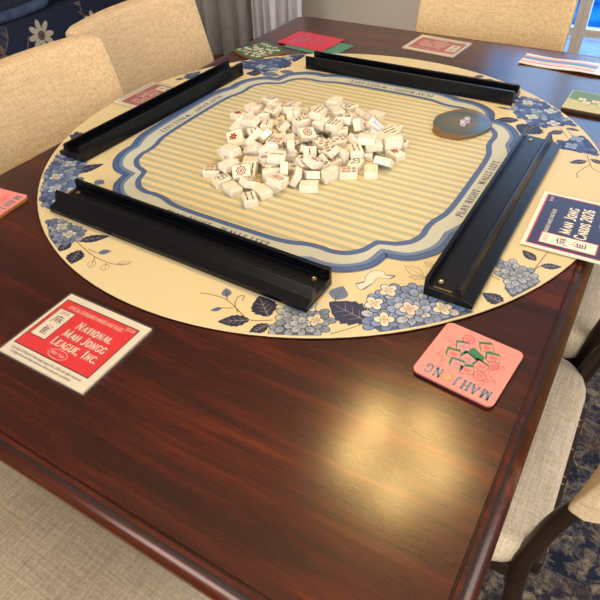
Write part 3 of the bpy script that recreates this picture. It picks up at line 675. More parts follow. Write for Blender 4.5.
# ================================================================ TILES
TL = [[-0.1101,-0.1788,0.0068,0.0,0.977,0.212,0.0],[-0.0767,-0.1969,0.0068,0.0,-0.852,-0.524,0.0],[-0.0446,-0.2098,0.0068,0.0,0.979,-0.204,0.0],[-0.0001,-0.2244,0.0068,0.924,-0.0,0.0,-0.382],[0.1459,0.0194,0.0068,0.973,-0.0,-0.0,-0.232],[-0.1488,-0.0519,0.0068,0.0,-0.995,-0.104,0.0],[-0.2011,0.0299,0.0068,0.996,0.0,-0.0,-0.09],[0.1017,-0.0764,0.0068,0.971,0.0,0.0,0.239],[0.1333,-0.0542,0.0068,0.0,0.84,-0.543,-0.0],[0.0642,-0.145,0.0068,0.0,-0.976,-0.218,0.0],[0.013,-0.168,0.0068,0.816,0.0,0.0,0.577],[-0.1911,0.0853,0.0068,0.939,0.0,0.0,0.344],[0.1352,0.0619,0.0068,1.0,-0.0,0.0,0.001],[0.1019,0.1106,0.0068,0.0,0.995,0.105,-0.0],[0.0447,0.1532,0.0068,0.0,0.985,-0.172,-0.0],[-0.03,0.155,0.0068,0.999,0.0,-0.0,0.044],[-0.1269,0.1181,0.0068,0.765,-0.0,-0.0,0.644],[0.014,0.0829,0.0068,0.848,0.0,0.0,0.529],[-0.0248,0.038,0.0068,1.0,0.0,-0.0,-0.007],[-0.0975,-0.1448,0.0068,0.0,-0.746,0.666,-0.0],[0.0592,-0.0573,0.0068,0.0,0.56,-0.829,-0.0],[-0.1508,-0.0045,0.0068,0.704,0.0,0.0,-0.71],[-0.067,-0.0719,0.0068,0.0,-0.911,0.412,0.0],[-0.0712,0.0185,0.0068,0.869,0.0,-0.0,-0.496],[-0.121,0.0496,0.0068,0.0,0.266,-0.964,0.0],[0.0336,0.0212,0.0068,0.957,0.0,-0.0,-0.291],[-0.0598,-0.1382,0.0068,0.192,-0.0,-0.0,-0.981],[-0.0904,0.0722,0.0068,0.271,-0.0,0.0,-0.963],[-0.04,-0.0456,0.0068,0.0,0.089,-0.996,-0.0],[0.0033,-0.1061,0.0068,0.875,-0.0,0.0,-0.485],[-0.0016,0.1291,0.0068,0.08,-0.0,-0.0,0.997],[-0.0491,-0.0058,0.0068,0.0,0.907,0.422,-0.0],[-0.0722,0.1181,0.0068,0.0,0.9,-0.436,-0.0],[0.0967,-0.0052,0.0068,0.0,-0.983,-0.184,-0.0],[-0.0331,-0.1063,0.0068,0.982,0.0,-0.0,-0.189],[0.0646,0.0544,0.0068,0.398,-0.0,0.0,-0.917],[-0.0117,0.0093,0.0068,0.0,-0.329,0.944,-0.0],[0.0796,-0.1024,0.0118,0.418,0.418,-0.57,-0.57],[-0.0412,0.072,0.0068,0.88,-0.0,-0.0,0.475],[-0.0937,-0.0165,0.0068,0.874,-0.0,-0.0,0.486],[-0.1092,-0.1082,0.0068,0.931,0.0,0.0,-0.365],[0.0255,-0.0216,0.0068,0.857,0.0,0.0,0.515],[0.1097,0.0354,0.0068,0.595,0.0,0.0,-0.803],[-0.1713,0.052,0.0068,0.0,-0.06,-0.998,-0.0],[-0.1588,0.0996,0.0068,0.0,0.734,0.679,-0.0],[-0.0089,-0.0683,0.0068,0.987,0.0,0.0,-0.159],[0.049,0.0963,0.0068,0.0,0.668,0.745,-0.0],[-0.1161,0.0204,0.0068,0.0,-0.407,0.914,0.0],[0.0134,0.0498,0.0068,0.106,0.0,-0.0,-0.994],[-0.0237,0.104,0.0068,0.0,-0.903,-0.429,-0.0],[-0.0148,-0.1299,0.0118,0.572,0.572,0.415,0.415],[0.0994,-0.0449,0.0068,0.647,-0.0,0.0,0.763],[-0.1147,-0.0399,0.0127,0.293,0.212,-0.067,0.93],[-0.1775,0.0472,0.0203,0.0,0.981,-0.194,-0.0],[-0.0067,0.0382,0.0203,1.0,0.0,-0.0,-0.006],[0.0893,0.0529,0.0123,0.259,0.285,-0.683,-0.621],[-0.0463,-0.1576,0.014,0.239,-0.535,-0.794,-0.161],[-0.0685,-0.03,0.0136,0.072,0.927,-0.264,0.254],[-0.1406,0.0713,0.0127,0.076,-0.115,0.962,-0.235],[-0.0416,0.1164,0.0203,0.927,0.0,-0.0,0.376],[0.0019,-0.0475,0.015,0.815,-0.24,-0.062,-0.524],[0.0547,-0.0816,0.015,0.018,0.305,0.889,0.342],[0.0592,-0.0056,0.0068,0.0,0.402,0.916,-0.0],[-0.0591,0.0495,0.0068,0.0,0.29,0.957,0.0],[-0.0701,-0.1167,0.0068,0.0,-0.19,0.982,0.0],[0.0214,0.1079,0.0145,0.167,0.803,0.508,-0.264],[-0.0064,-0.017,0.0124,0.312,-0.891,-0.311,0.109],[-0.1075,-0.0066,0.0203,0.832,0.0,-0.0,-0.555],[0.0537,-0.12,0.0138,0.157,0.361,0.907,-0.147],[-0.049,0.016,0.0203,0.0,0.295,-0.956,-0.0],[-0.0867,0.0423,0.0186,0.694,0.472,-0.527,-0.138],[-0.112,-0.1342,0.0203,0.964,0.0,-0.0,-0.265],[0.1359,0.028,0.0253,0.247,0.247,-0.662,-0.662],[0.0662,-0.035,0.0118,0.16,0.16,0.689,0.689],[0.0277,-0.0991,0.0146,0.858,-0.018,0.238,0.455],[-0.0993,0.1004,0.0097,0.049,-0.375,0.917,-0.128],[-0.0097,0.0804,0.0203,0.658,-0.0,-0.0,0.753],[-0.1704,-0.0175,0.0159,0.405,-0.108,0.907,0.048],[0.0204,0.0661,0.0203,0.999,-0.0,0.0,-0.047],[0.0047,-0.1954,0.0068,0.0,0.216,0.976,0.0],[-0.0541,-0.0617,0.0203,0.0,0.097,-0.995,-0.0],[-0.0039,0.1336,0.0203,0.0,-0.578,0.816,-0.0],[0.0702,0.0923,0.0149,0.94,-0.018,0.336,0.051],[0.1067,0.0098,0.0203,0.0,0.28,-0.96,-0.0],[-0.0118,-0.0894,0.0203,0.984,-0.0,0.0,0.177],[0.0285,0.03,0.0203,0.228,-0.0,0.0,-0.974],[-0.1232,-0.0853,0.013,0.36,0.858,0.338,0.142],[-0.023,-0.1897,0.0131,0.516,-0.204,-0.128,-0.822],[-0.0818,-0.167,0.0203,0.0,-0.584,0.812,-0.0],[0.0208,-0.1722,0.0203,0.998,0.0,0.0,-0.068],[-0.0757,-0.1008,0.018,0.191,0.042,0.888,-0.417],[-0.0786,0.0034,0.0206,0.236,0.307,0.879,0.278],[-0.1415,0.0276,0.0139,0.1,0.896,-0.344,0.262],[-0.0063,0.0215,0.0338,0.0,-0.723,0.691,0.0],[-0.1073,0.0716,0.0217,0.052,-0.11,0.111,0.986],[0.0141,-0.1391,0.0193,0.391,-0.702,0.081,-0.589],[-0.0096,-0.0812,0.0388,0.318,0.318,0.632,0.632],[-0.0425,0.0117,0.0338,0.496,-0.0,0.0,-0.869],[0.0456,-0.0993,0.0248,0.221,0.084,0.193,0.952],[-0.0293,0.1179,0.0338,0.0,0.684,0.729,0.0],[0.0687,0.0172,0.0152,0.28,0.907,-0.251,-0.189],[0.0229,0.0569,0.0338,0.0,-0.987,-0.163,-0.0],[0.1109,0.0401,0.0203,0.0,-0.229,0.973,0.0],[0.0881,-0.0228,0.0203,0.446,-0.0,0.0,0.895],[-0.0333,-0.1179,0.0203,0.876,0.0,0.0,0.483],[-0.1661,0.094,0.0204,0.982,-0.004,-0.005,-0.19],[-0.06,0.0906,0.0068,0.924,-0.0,-0.0,0.382],[-0.0062,-0.1502,0.0118,0.677,-0.677,-0.203,0.203],[-0.0945,-0.1421,0.0338,0.0,0.106,0.994,-0.0],[-0.0268,-0.0458,0.0243,0.69,0.174,0.278,0.645],[0.1063,0.0815,0.0134,0.193,-0.884,-0.422,-0.046],[0.0279,0.129,0.0151,0.779,-0.157,0.274,0.542],[0.0226,-0.029,0.021,0.298,0.009,0.029,0.954],[-0.1457,-0.0299,0.0118,0.695,-0.695,-0.129,0.129],[-0.0371,0.0713,0.0203,0.0,-0.789,-0.615,-0.0],[-0.0845,-0.052,0.0202,0.458,0.145,0.873,0.087],[0.0493,-0.0506,0.0239,0.972,0.133,-0.129,-0.147],[-0.1383,-0.0686,0.0163,0.884,0.37,-0.037,0.283],[-0.0483,-0.1758,0.0196,0.914,0.288,0.024,0.285],[-0.0031,0.0786,0.0338,0.0,0.326,0.945,0.0],[0.1429,-0.0233,0.0125,0.0,-0.0,-0.943,0.333],[-0.1742,0.0158,0.0124,0.731,-0.25,-0.205,0.6],[-0.1305,0.0498,0.0253,0.079,-0.021,-0.262,0.962],[-0.1325,-0.0251,0.032,0.048,-0.069,0.996,0.014],[-0.0462,-0.0957,0.0246,0.097,-0.634,0.651,-0.405],[0.0341,-0.1373,0.0134,0.413,-0.742,0.462,-0.257],[-0.017,0.0315,0.0473,0.0,-0.712,0.702,0.0],[0.0435,-0.0084,0.0203,0.433,0.0,-0.0,-0.902],[0.0489,0.0674,0.0217,0.542,0.507,-0.64,-0.198],[0.0887,0.0281,0.0257,0.274,0.428,0.066,-0.859],[-0.0094,-0.0258,0.0314,0.429,-0.16,0.179,-0.871],[-0.0665,0.0361,0.029,0.192,-0.68,-0.192,-0.68],[-0.0893,-0.087,0.0187,0.427,0.801,0.412,-0.083],[-0.0999,-0.0611,0.0212,0.5,0.391,-0.254,-0.73],[0.021,-0.0672,0.0166,0.453,0.416,-0.252,0.747],[0.0202,0.0253,0.0338,0.0,-0.712,0.703,0.0],[-0.0118,-0.1228,0.032,0.235,-0.07,0.072,-0.967],[0.098,0.0013,0.0338,0.0,-0.989,-0.145,-0.0]]
TA, TB, TH = .031, .0235, .0135
RED, GRN, BLK, BLU, IV = hexc(160, 52, 38), hexc(56, 84, 60), hexc(60, 44, 42), hexc(50, 66, 130), hexc(240, 234, 222)
def face_design(k):
    a = Art(TH/2+.00006, .00003)
    U = .00112
    def dot(x, y, r, c, c2=None): a.ring((x*U, y*U), r*U, .34*r*U+.0003, c, 0, n=12); a.ell((x*U, y*U), r*.45*U, r*.45*U, c2 or c, 0, 1, 8)
    # long side along local x; face read with up = +x
    if k == 'ringed circle':
        a.ring((0, 0), .0072, .0016, RED, n=24); a.ring((0, 0), .0045, .0012, GRN, 1, n=20); a.ell((0, 0), .0022, .0022, RED, 0, 1)
        for t in range(8): a.ell((.0088*math.cos(t*PI/4), .0088*math.sin(t*PI/4)), .0009, .0009, RED, 0, 1, 6)
    elif k == 'two circles': dot(6.5, 0, 4.2, GRN, RED); dot(-6.5, 0, 4.2, BLU, RED)
    elif k == 'three circles': dot(8.5, 5.5, 3, BLU); dot(0, 0, 3, RED); dot(-8.5, -5.5, 3, GRN)
    elif k == 'four circles':
        for x in (-6, 6):
            for y in (-4.6, 4.6): dot(x, y, 3, GRN if x*y > 0 else BLU)
    elif k == 'five circles':
        for x in (-8, 8):
            for y in (-5.2, 5.2): dot(x, y, 2.7, BLK if x*y > 0 else GRN)
        dot(0, 0, 2.8, RED)
    elif k == 'six circles':
        for x, c in ((8, GRN), (0, RED), (-7, RED)):
            for y in (-4.4, 4.4): dot(x, y, 2.6, c)
    elif k == 'nine circles':
        for x, c in ((8.4, GRN), (0, RED), (-8.4, BLU)):
            for y in (-6.2, 0, 6.2): dot(x, y, 2.3, c)
    elif k.endswith('bamboo sticks'):
        n = {'two': [(5.5, 0), (-5.5, 0)], 'three': [(5.5, 0), (-5.5, 4), (-5.5, -4)], 'four': [(5.5, 4), (5.5, -4), (-5.5, 4), (-5.5, -4)], 'six': [(5.5, 6), (5.5, 0), (5.5, -6), (-5.5, 6), (-5.5, 0), (-5.5, -6)]}[k.split()[0]]
        for i, (x, y) in enumerate(n):
            c = RED if i == 0 else GRN
            a.strip([((x-4)*U, y*U), ((x+4)*U, y*U)], .0019, c, 0)
            for t in (-4, 0, 4): a.strip([((x+t-.5)*U, y*U), ((x+t+.5)*U, y*U)], .003, c, 1)
    elif k == 'red and blue numerals':
        for x0, y0, x1, y1 in ((10, -3.5, 10, 3.5), (7, -5, 7, 5)): a.strip([(x0*U, y0*U), (x1*U, y1*U)], .0014, BLU, 0)
        for x0, y0, x1, y1 in ((3, -5, 3, 5), (4.6, -2.5, 1.6, -2.5), (4.6, 2.5, 1.6, 2.5), (0, -4.5, 0, 4.5), (-3, -4.5, -3, 4.5), (0, -4.5, -3, -4.5), (0, 4.5, -3, 4.5), (.5, 0, -8, 0), (-5, -6, -5, 6), (-5, -6, -10, -6), (-5, 6, -10, 6), (-8, -3, -8, 3)): a.strip([(x0*U, y0*U), (x1*U, y1*U)], .0011, RED, 0)
    elif k == 'black wind character':
        for x0, y0, x1, y1 in ((8, -6, 8, 6), (10.5, 0, -10, 0), (4, -5, 4, 5), (-1, -5, -1, 5), (4, -5, -1, -5), (4, 5, -1, 5), (-2, -1, -8, -6), (-2, 1, -8, 6)): a.strip([(x0*U, y0*U), (x1*U, y1*U)], .0013, BLK, 0)
        a.text('N', (.009, -.0082), .005, RED, -PI/2, 1)
    elif k == 'a green dragon':
        c = catmull([(8, -4, 0), (9, 2, 0), (5, 5, 0), (2, 0, 0), (4, -4, 0), (-1, -6, 0), (-5, -2, 0), (-3, 4, 0), (-8, 5, 0), (-10, 0, 0)], 5)
        a.strip([(v.x*U, v.y*U) for v in c], [.0028-.0018*i/len(c) for i in range(len(c))], GRN, 0)
        for t in range(4): a.strip([((6-4*t)*U, (4-t)*U), ((8-4*t)*U, (7.5-t)*U)], .001, GRN, 1)
    elif k == 'a red dragon':
        c = catmull([(8, 4, 0), (9, -2, 0), (5, -5, 0), (2, 0, 0), (4, 4, 0), (-1, 6, 0), (-5, 2, 0), (-3, -4, 0), (-8, -5, 0), (-10, 0, 0)], 5)
        a.strip([(v.x*U, v.y*U) for v in c], [.0028-.0018*i/len(c) for i in range(len(c))], RED, 0)
        for t in range(4): a.strip([((6-4*t)*U, (-4+t)*U), ((8-4*t)*U, (-7.5+t)*U)], .001, RED, 1)
    elif k == 'a red flower':
        for t in range(6): a.ell((.0042*math.cos(t*PI/3)-.0015, .0042*math.sin(t*PI/3)), .0034, .0021, RED, t*PI/3, t % 2, 10)
        a.strip([(-.004, 0), (-.011, .003)], .001, GRN, 0); a.ell((-.008, -.003), .003, .0014, GRN, .6, 0, 8); a.ell((-.0015, 0), .0015, .0015, hexc(220, 170, 60), 0, 2, 8)
    return a
DES = ['ringed circle', 'two circles', 'three circles', 'four circles', 'five circles', 'six circles', 'nine circles', 'two bamboo sticks', 'three bamboo sticks', 'four bamboo sticks', 'six bamboo sticks', 'red and blue numerals', 'black wind character', 'a green dragon', 'a red dragon', 'a red flower']
def tile_solid():
    bm = bmesh.new(); add_box(bm, (0, 0, 0), (TA, TB, TH))
    bmesh.ops.bevel(bm, geom=bm.edges[:], offset=.0028, segments=2, affect='EDGES', profile=.6)
    bmesh.ops.recalc_face_normals(bm, faces=bm.faces)
    V = [tuple(v.co) for v in bm.verts]; F = [[v.index for v in f.verts] for f in bm.faces]; bm.free(); return (V, F, IV)
solid = tile_solid()
from collections import defaultdict
rt = random.Random(21)
info = []
Rc = camo.rotation_euler.to_matrix()
def topix(p):
    q = Rc.transposed() @ (Vector(p)-camo.location); return 300+577.38*q.x/-q.z, 300-577.38*q.y/-q.z
for i, (x, y, z, qw, qx, qy, qz) in enumerate(TL):
    from mathutils import Quaternion
    q = Quaternion((qw, qx, qy, qz))
    if (q.to_matrix() @ Vector((0, 0, 1))).z < -.2 and i % 5 < 2: q = q @ Quaternion((1, 0, 0), PI)
    n = (q.to_matrix() @ Vector((0, 0, 1))).z
    p = Vector((x, y, OB+z)); px = topix(p)
    state = 'face up' if n > .5 else ('back up' if n < -.5 else 'standing on its edge')
    info.append([i, DES[rt.randrange(len(DES))], p, q, state, px])
# show tiles much like the photo: roughly half face up; the sim already mixes them
protos = {}
groups = defaultdict(list)
for rec in info:
    i, d, p, q, st, px = rec
    if st == 'face up': key = 'with '+d
    elif st == 'back up': key = 'lying back up'
    else: key = 'on its edge'
    dep = 'near' if p.y < -.09 else ('far' if p.y > .05 else 'middle')
    side = 'left' if px[0] < 265 else ('right' if px[0] > 340 else 'centre')
    lev = 'bottom layer' if p.z < OB+.0095 else ('second layer' if p.z < OB+.022 else 'top layer')
    groups[(key, dep, side, lev)].append(rec)
ORD = ['leftmost', 'second from left', 'third from left', 'fourth from left', 'fifth from left', 'sixth from left', 'seventh from left', 'eighth from left', 'ninth from left', 'tenth from left', 'eleventh from left', 'twelfth from left', 'thirteenth from left']
labels = {}
for (key, dep, side, lev), L in groups.items():
    L.sort(key=lambda r: r[5][0])
    where = '%s %s of heap' % (dep, side) if not (dep == 'middle' and side == 'centre') else 'middle of heap'
    for k, r in enumerate(L):
        s = 'ivory tile %s, %s, %s' % (key, lev, where)
        if len(L) > 1: s += ', %s' % ORD[k]
        labels[r[0]] = s
for i, d, p, q, st, px in info:
    if d not in protos:
        a = face_design(d); o = a.build('mahjong_tile', M['tile'], None, [solid]); protos[d] = o
    else:
        o = protos[d].copy(); COL.objects.link(o)
    o.location = p; o.rotation_mode = 'QUATERNION'; o.rotation_quaternion = q
    tag(o, labels[i], 'tile', 'heap of ivory mahjong tiles on the striped field')

# ================================================================ AGATE SLAB AND DICE
def agate():
    P = [(0.156, 0.177), (0.153, 0.206), (0.171, 0.241), (0.194, 0.26), (0.223, 0.257), (0.255, 0.226), (0.261, 0.2), (0.252, 0.172), (0.239, 0.150), (0.228, .140), (.222, .133), (.205, .130), (0.187, 0.131), (.176, .138), (.166, .148), (.164, .158)]
    P = [(v.x, v.y) for v in catmull([(a, b, 0) for a, b in P], 4, True)]
    cx, cy = .208, .194
    P = [(x-cx+random.uniform(-.0007, .0007), y-cy+random.uniform(-.0007, .0007)) for x, y in P]
    bm = bmesh.new()
    loft(bm, [[(x*k, y*k, z) for x, y in P] for k, z in ((.97, 0), (1.0, .0015), (1.0, .0065), (.985, .0078))])
    t = NT('sliced_agate')
    c = t.coord(); ln = t.n.new('ShaderNodeVectorMath'); ln.operation = 'LENGTH'; t.link(c, ln.inputs[0])
    nz = t.noise(c, 18, 3); ad = t.n.new('ShaderNodeMath'); ad.operation = 'MULTIPLY_ADD'; t.link(nz, ad.inputs[0]); ad.inputs[1].default_value = .02; t.link(ln.outputs['Value'], ad.inputs[2])
    col = t.ramp(ad.outputs[0], [(.01, hexc(112, 104, 96)), (.030, hexc(102, 98, 94)), (.045, hexc(84, 94, 96)), (.058, hexc(66, 86, 92)), (.070, hexc(120, 88, 56))])
    o = mesh_obj('agate_slice', bm, t.base(col, .12), None)
    o.location = (cx, cy, OB+.0002)
    tag(o, 'polished grey-brown agate slice holding two dice, in the far right corner of the mat', 'coaster')
agate()
def die(x, y, rz, lab, z):
    bm = bmesh.new(); s = .0105; add_box(bm, (0, 0, 0), (s, s, s))
    bmesh.ops.bevel(bm, geom=bm.edges[:], offset=.0014, segments=2, affect='EDGES')
    o = mesh_obj('dice', bm, [plain('white_pearl_dice', hexc(214, 206, 226), .2), plain('navy_pips', hexc(40, 30, 110), .3), plain('red_pips', hexc(170, 40, 70), .3)])
    bm = bmesh.new(); bm.from_mesh(o.data); h = s/2+.00008
    def pip(c, n, mi, r=.00125):
        n = Vector(n); a = n.orthogonal().normalized(); b = n.cross(a)
        f = bm.faces.new([bm.verts.new(Vector(c)+(a*math.cos(k*PI/4)+b*math.sin(k*PI/4))*r) for k in range(8)]); f.material_index = mi
    q = .0028
    for a, b in ((-q, -q), (q, q), (-q, q), (q, -q), (0, 0)): pip((a, b, h), (0, 0, 1), 1)
    for a, b in ((-q, -q), (q, q), (0, 0)): pip((a, -h, b), (0, -1, 0), 1)
    for a, b in ((-q, -q), (q, q), (-q, q), (q, -q)): pip((h, a, b), (1, 0, 0), 2)
    for a, b in ((-q, -q), (q, q)): pip((-h, a, b), (-1, 0, 0), 2)
    bm.to_mesh(o.data); bm.free()
    o.location = (x, y, z+s/2); o.rotation_euler = (0, 0, rz); tag(o, lab, 'die', 'dice on the agate slice')
AZ = OB+.0081
die(.2115, .183, .5, 'white and purple die on the agate slice, the one nearer the camera', AZ)
die(.215, .198, .2, 'white and purple die on the agate slice, the one farther from the camera', AZ)

# ================================================================ BOOKLETS AND COASTERS
def strokes_han(a, ox, oy, s, col, L, up=0.0):
    """the two brush characters, one above the other; s = character size, (ox, oy) = centre"""
    ca, sa = math.cos(up), math.sin(up)
    def put(lst, dy):
        for pts, wd in lst:
            q = []
            for x, y in pts:
                X = (x-.5)*s; Y = (y-.5)*s+dy; q.append((ox+X*ca-Y*sa, oy+X*sa+Y*ca))
            c = catmull([(p[0], p[1], 0) for p in q], 4); n = len(c)
            a.strip([(v.x, v.y) for v in c], [wd*s*(.55+.6*math.sin(PI*min(1, .25+i/n*.75))) for i in range(n)], col, L)
    ma = [([(.48, .98), (.54, .88)], .10), ([(.14, .82), (.5, .85), (.9, .88)], .07), ([(.22, .82), (.2, .5), (.04, .12)], .07), ([(.3, .62), (.56, .66)], .06), ([(.44, .74), (.43, .2)], .06), ([(.43, .58), (.28, .34)], .05), ([(.45, .56), (.56, .42)], .05), ([(.58, .64), (.95, .68)], .06), ([(.74, .78), (.73, .18)], .06), ([(.73, .6), (.6, .36)], .05), ([(.75, .58), (.98, .30)], .07)]
    qu = [([(.5, 1.0), (.48, .84)], .07), ([(.3, .94), (.22, .76)], .06), ([(.74, .96), (.86, .78)], .06), ([(.42, .78), (.2, .5)], .08), ([(.28, .6), (.28, .08)], .08), ([(.56, .76), (.62, .66)], .07), ([(.28, .62), (.84, .66)], .06), ([(.3, .46), (.78, .48)], .06), ([(.3, .30), (.78, .32)], .06), ([(.22, .10), (.5, .10), (.94, .14)], .07), ([(.54, .64), (.54, .12)], .06)]
    put(ma, s*.60); put(qu, -s*.55)
def booklet(name, W, H, th, loc, rz, label, main, navy=False):
    """card in a clear sleeve; origin at the centre, text along +x, top edge +y"""
    r = empty(name, loc, rz); tag(r, label, 'booklet')
    z1 = th; a = Art(z1+.00004, .00004)
    WH = hexc(250, 244, 232); BK = hexc(30, 22, 30); RD = main
    X = lambda u: (u-.5)*W
    Y = lambda v: (v-.5)*H
    a.rect(-W/2, -H/2, W/2, H/2, WH, 0)
    if not navy:
        a.rect(X(.035), Y(.155), X(.93), Y(.915), BK, 1); a.rect(X(.045), Y(.168), X(.92), Y(.903), RD, 2)
        a.rect(X(.07), Y(.325), X(.262), Y(.775), BK, 3); a.rect(X(.077), Y(.335), X(.255), Y(.765), WH, 4)
        a.text('2026', (X(.166), Y(.725)), .0075, hexc(200, 60, 50), 0, 5)
        strokes_han(a, X(.166), Y(.525), W*.115, BK, 5)
        a.text('OFFICIAL STANDARD HANDS AND RULES', (X(.46), Y(.825)), .0092, WH, 0, 5, .54)
        a.text('$15.00', (X(.855), Y(.865)), .0080, WH, 0, 5, .62)
        for t, v in (('NATIONAL', .66), ('MAH JONGG', .52), ('LEAGUE, INC.', .38)):
            serif(a, t, (X(.595), Y(v)), .0128, WH, 0, 5, sx=.90, small=.78, bold=.03)
        a.ring((X(.50), Y(.245)), .0150, .0007, WH, 5, ry=.0068); a.text('89th Year', (X(.50), Y(.245)), .0070, WH, 0, 5, .8)
        a.text('Copyright \u00a9 National Mah Jongg League, Inc. 2026. All rights reserved.', (X(.48), Y(.105)), .0052, BK, 0, 5, .8)
        a.text('All Rights Reserved. Reproduction without approval is prohibited.', (X(.46), Y(.055)), .0048, BK, 0, 5, .8)
    else:
        a.rect(X(.035), Y(.045), X(.965), Y(.955), hexc(206, 44, 66), 1); a.rect(X(.05), Y(.063), X(.95), Y(.937), main, 2)
        a.rect(X(.09), Y(.23), X(.275), Y(.84), hexc(206, 44, 66), 3); a.rect(X(.10), Y(.243), X(.265), Y(.827), WH, 4)
        a.text('2026', (X(.183), Y(.775)), .0085, hexc(214, 110, 110), 0, 5)
        strokes_han(a, X(.183), Y(.50), W*.125, hexc(30, 36, 60), 5)
        a.text('STANDARD HANDS AND RULES', (X(.47), Y(.80)), .0085, WH, 0, 5, .60)
        a.text('$15.00', (X(.88), Y(.885)), .0062, WH, 0, 5, .8)
        serif(a, 'MAH JONG', (X(.56), Y(.61)), .0160, WH, 0, 5, sx=.86, small=.80, bold=.03)
        serif(a, 'CARDS 2026', (X(.565), Y(.44)), .0160, WH, 0, 5, sx=.84, small=.80, bold=.03)
        a.ring((X(.60), Y(.22)), .0150, .0008, WH, 5, ry=.0078); a.text('89th Year', (X(.60), Y(.22)), .0062, WH, 0, 5, .8)
    out = [(-W/2, -H/2), (W/2, -H/2), (W/2, H/2), (-W/2, H/2)]
    a.build('printed_card', M['print'], r, [slab(out, .0004, z1, hexc(224, 216, 200))])
    if not navy:
        bm = bmesh.new(); e = .0022
        for z in (.0001, z1+.0007):
            add_box(bm, (0, 0, z), (W+2*e, H+2*e, .00025))
        for sx_ in (-1, 1): add_box(bm, (sx_*(W/2+e), 0, z1/2+.0004), (.0007, H+2*e, z1+.0006))
        for sy_ in (-1, 1): add_box(bm, (0, sy_*(H/2+e), z1/2+.0004), (W+2*e, .0007, z1+.0006))
        o = mesh_obj('plastic_sleeve', bm, M['clear'], r); tag(o, 'clear glossy plastic sleeve')
    return r
booklet('rules_booklet', .142, .117, .0035, (-.0150, -.5825, TZ+.0005), math.radians(0.6), 'red rules booklet in a clear sleeve, largest in view, on bare wood before the mat', hexc(242, 40, 56))
booklet('rules_booklet', .138, .112, .0035, (-.0015, .6165, TZ+.0005), math.radians(180-5), 'red rules booklet on bare wood at the far end, beyond the far rack', hexc(200, 48, 44))
booklet('rules_booklet', .124, .105, .0030, (-.4435, .0345, OB+.0006), math.radians(-91), 'rose-red rules booklet partly hidden behind the left rack, by the linen chairs', hexc(190, 54, 78))
booklet('rules_booklet', .157, .128, .0022, (.4690, -.0555, OB+.0012), math.radians(91), 'navy blue rules booklet with a thin red border, right of the right rack', hexc(38, 46, 92), True)

def coaster(name, W, H, r_, th, loc, rz, label, paint, side, basem=None, cat='coaster'):
    r = empty(name, loc, rz); tag(r, label, cat)
    out = [(p[0], p[1]) for p in rrect(-W/2, W/2, -H/2, H/2, r_)]
    a = Art(th+.00004, .00004); paint(a, W, H, out)
    a.build('printed_top', M['coaster'], r, [slab(out, th*.55, th, side)])
    bm = bmesh.new(); loft(bm, [[(x*.995, y*.995, z) for x, y in out] for z in (0, th*.55)])
    mesh_obj('backing', bm, basem or M['rubber'], r)
    return r
PK, PG, PR, PB, PC = hexc(244, 148, 146), hexc(30, 122, 82), hexc(190, 40, 80), hexc(84, 134, 168), hexc(214, 170, 110)
def paint_pink(a, W, H, out):
    a.poly(out, PK, 0); S = W/.1
    cx, cy = -.001*S, .004*S
    def sq(x, y, w, h, an, line=PG, fill=PK, L=2, icon=PR):
        ca, sa = math.cos(an), math.sin(an)
        y -= .007
        P = [((x+u*ca-v*sa)*S, (y+u*sa+v*ca)*S) for u, v in ((-w/2, -h/2), (w/2, -h/2), (w/2, h/2), (-w/2, h/2))]
        D = [(p[0]+.0028*S, p[1]-.0028*S) for p in P]
        a.poly([P[0], D[0], D[1], P[1]], PG, L-1); a.poly([P[1], D[1], D[2], P[2]], PG, L-1)
        a.poly(P, fill, L); a.strip(P, .0008*S, line, L+1, True)
        for k in range(4): a.strip([((x+(-.25+.16*k)*w*ca)*S, (y-.25*h)*S), ((x+(-.2+.14*k)*w*ca)*S, (y+.25*h)*S)], .0009*S, icon, L+1)
    def star(x, y, R):
        y -= .007
        pts = [((x+(R if k % 2 else R*.72)*math.cos(k*PI/11))*S, (y+(R if k % 2 else R*.72)*math.sin(k*PI/11))*S) for k in range(22)]
        a.strip(pts, .0007*S, PR, 2, True); a.ring((x*S, y*S), R*.32*S, .0009*S, PR, 3)
    S0 = S; S = S*1.1
    a.poly([(q[0]*S, (q[1]-.007)*S) for q in ((-.012, -.008), (.004, -.016), (.010, -.004), (.004, .010), (-.006, .006), (-.014, .010))], PG, 1)
    for x, y, an, ic in ((-.020, -.012, .3, PR), (-.008, -.023, .5, PR), (.014, -.010, .35, PB), (.002, .004, -.4, PB), (.018, .006, .2, PR), (-.014, .006, -.2, PR), (.008, .018, .1, PB), (-.004, .020, .4, PR)): sq(x, y, .014, .011, an, PG if ic == PR else PB, icon=ic)
    star(-.018, .020, .0075); star(.014, -.024, .0075); star(-.024, -.002, .007)
    S = S0
    def hand(x, y, sg):
        c = catmull([(x, y+.016, 0), (x+sg*.008, y+.010, 0), (x+sg*.011, y+.004, 0), (x+sg*.006, y+.001, 0), (x+sg*.010, y-.004, 0), (x+sg*.005, y-.003, 0), (x+sg*.006, y-.009, 0), (x+sg*.001, y-.006, 0), (x-sg*.001, y-.012, 0), (x-sg*.004, y-.005, 0)], 4)
        a.strip([(v.x*S, v.y*S) for v in c], .0006*S, hexc(170, 60, 80), 2)
    hand(.034, .018, -1); hand(-.036, -.004, 1); hand(.036, -.012, -1); hand(-.035, .022, 1)
    ls = 'MAHJONG'; xs = [-.0365, -.0235, -.0125, -.0015, .0105, .0225, .0340]
    for ch, x in zip(ls, xs):
        if ch == 'O':
            a.ring((x*S, .0365*S), .0045*S, .0030*S, PC, 2); a.ring((x*S, .0365*S), .0064*S, .0006*S, hexc(150, 110, 70), 3)
        else: serif(a, ch, (x*S, .0365*S), .0145*S, hexc(104, 136, 164), 0, 2, sx=.80, bold=.05)
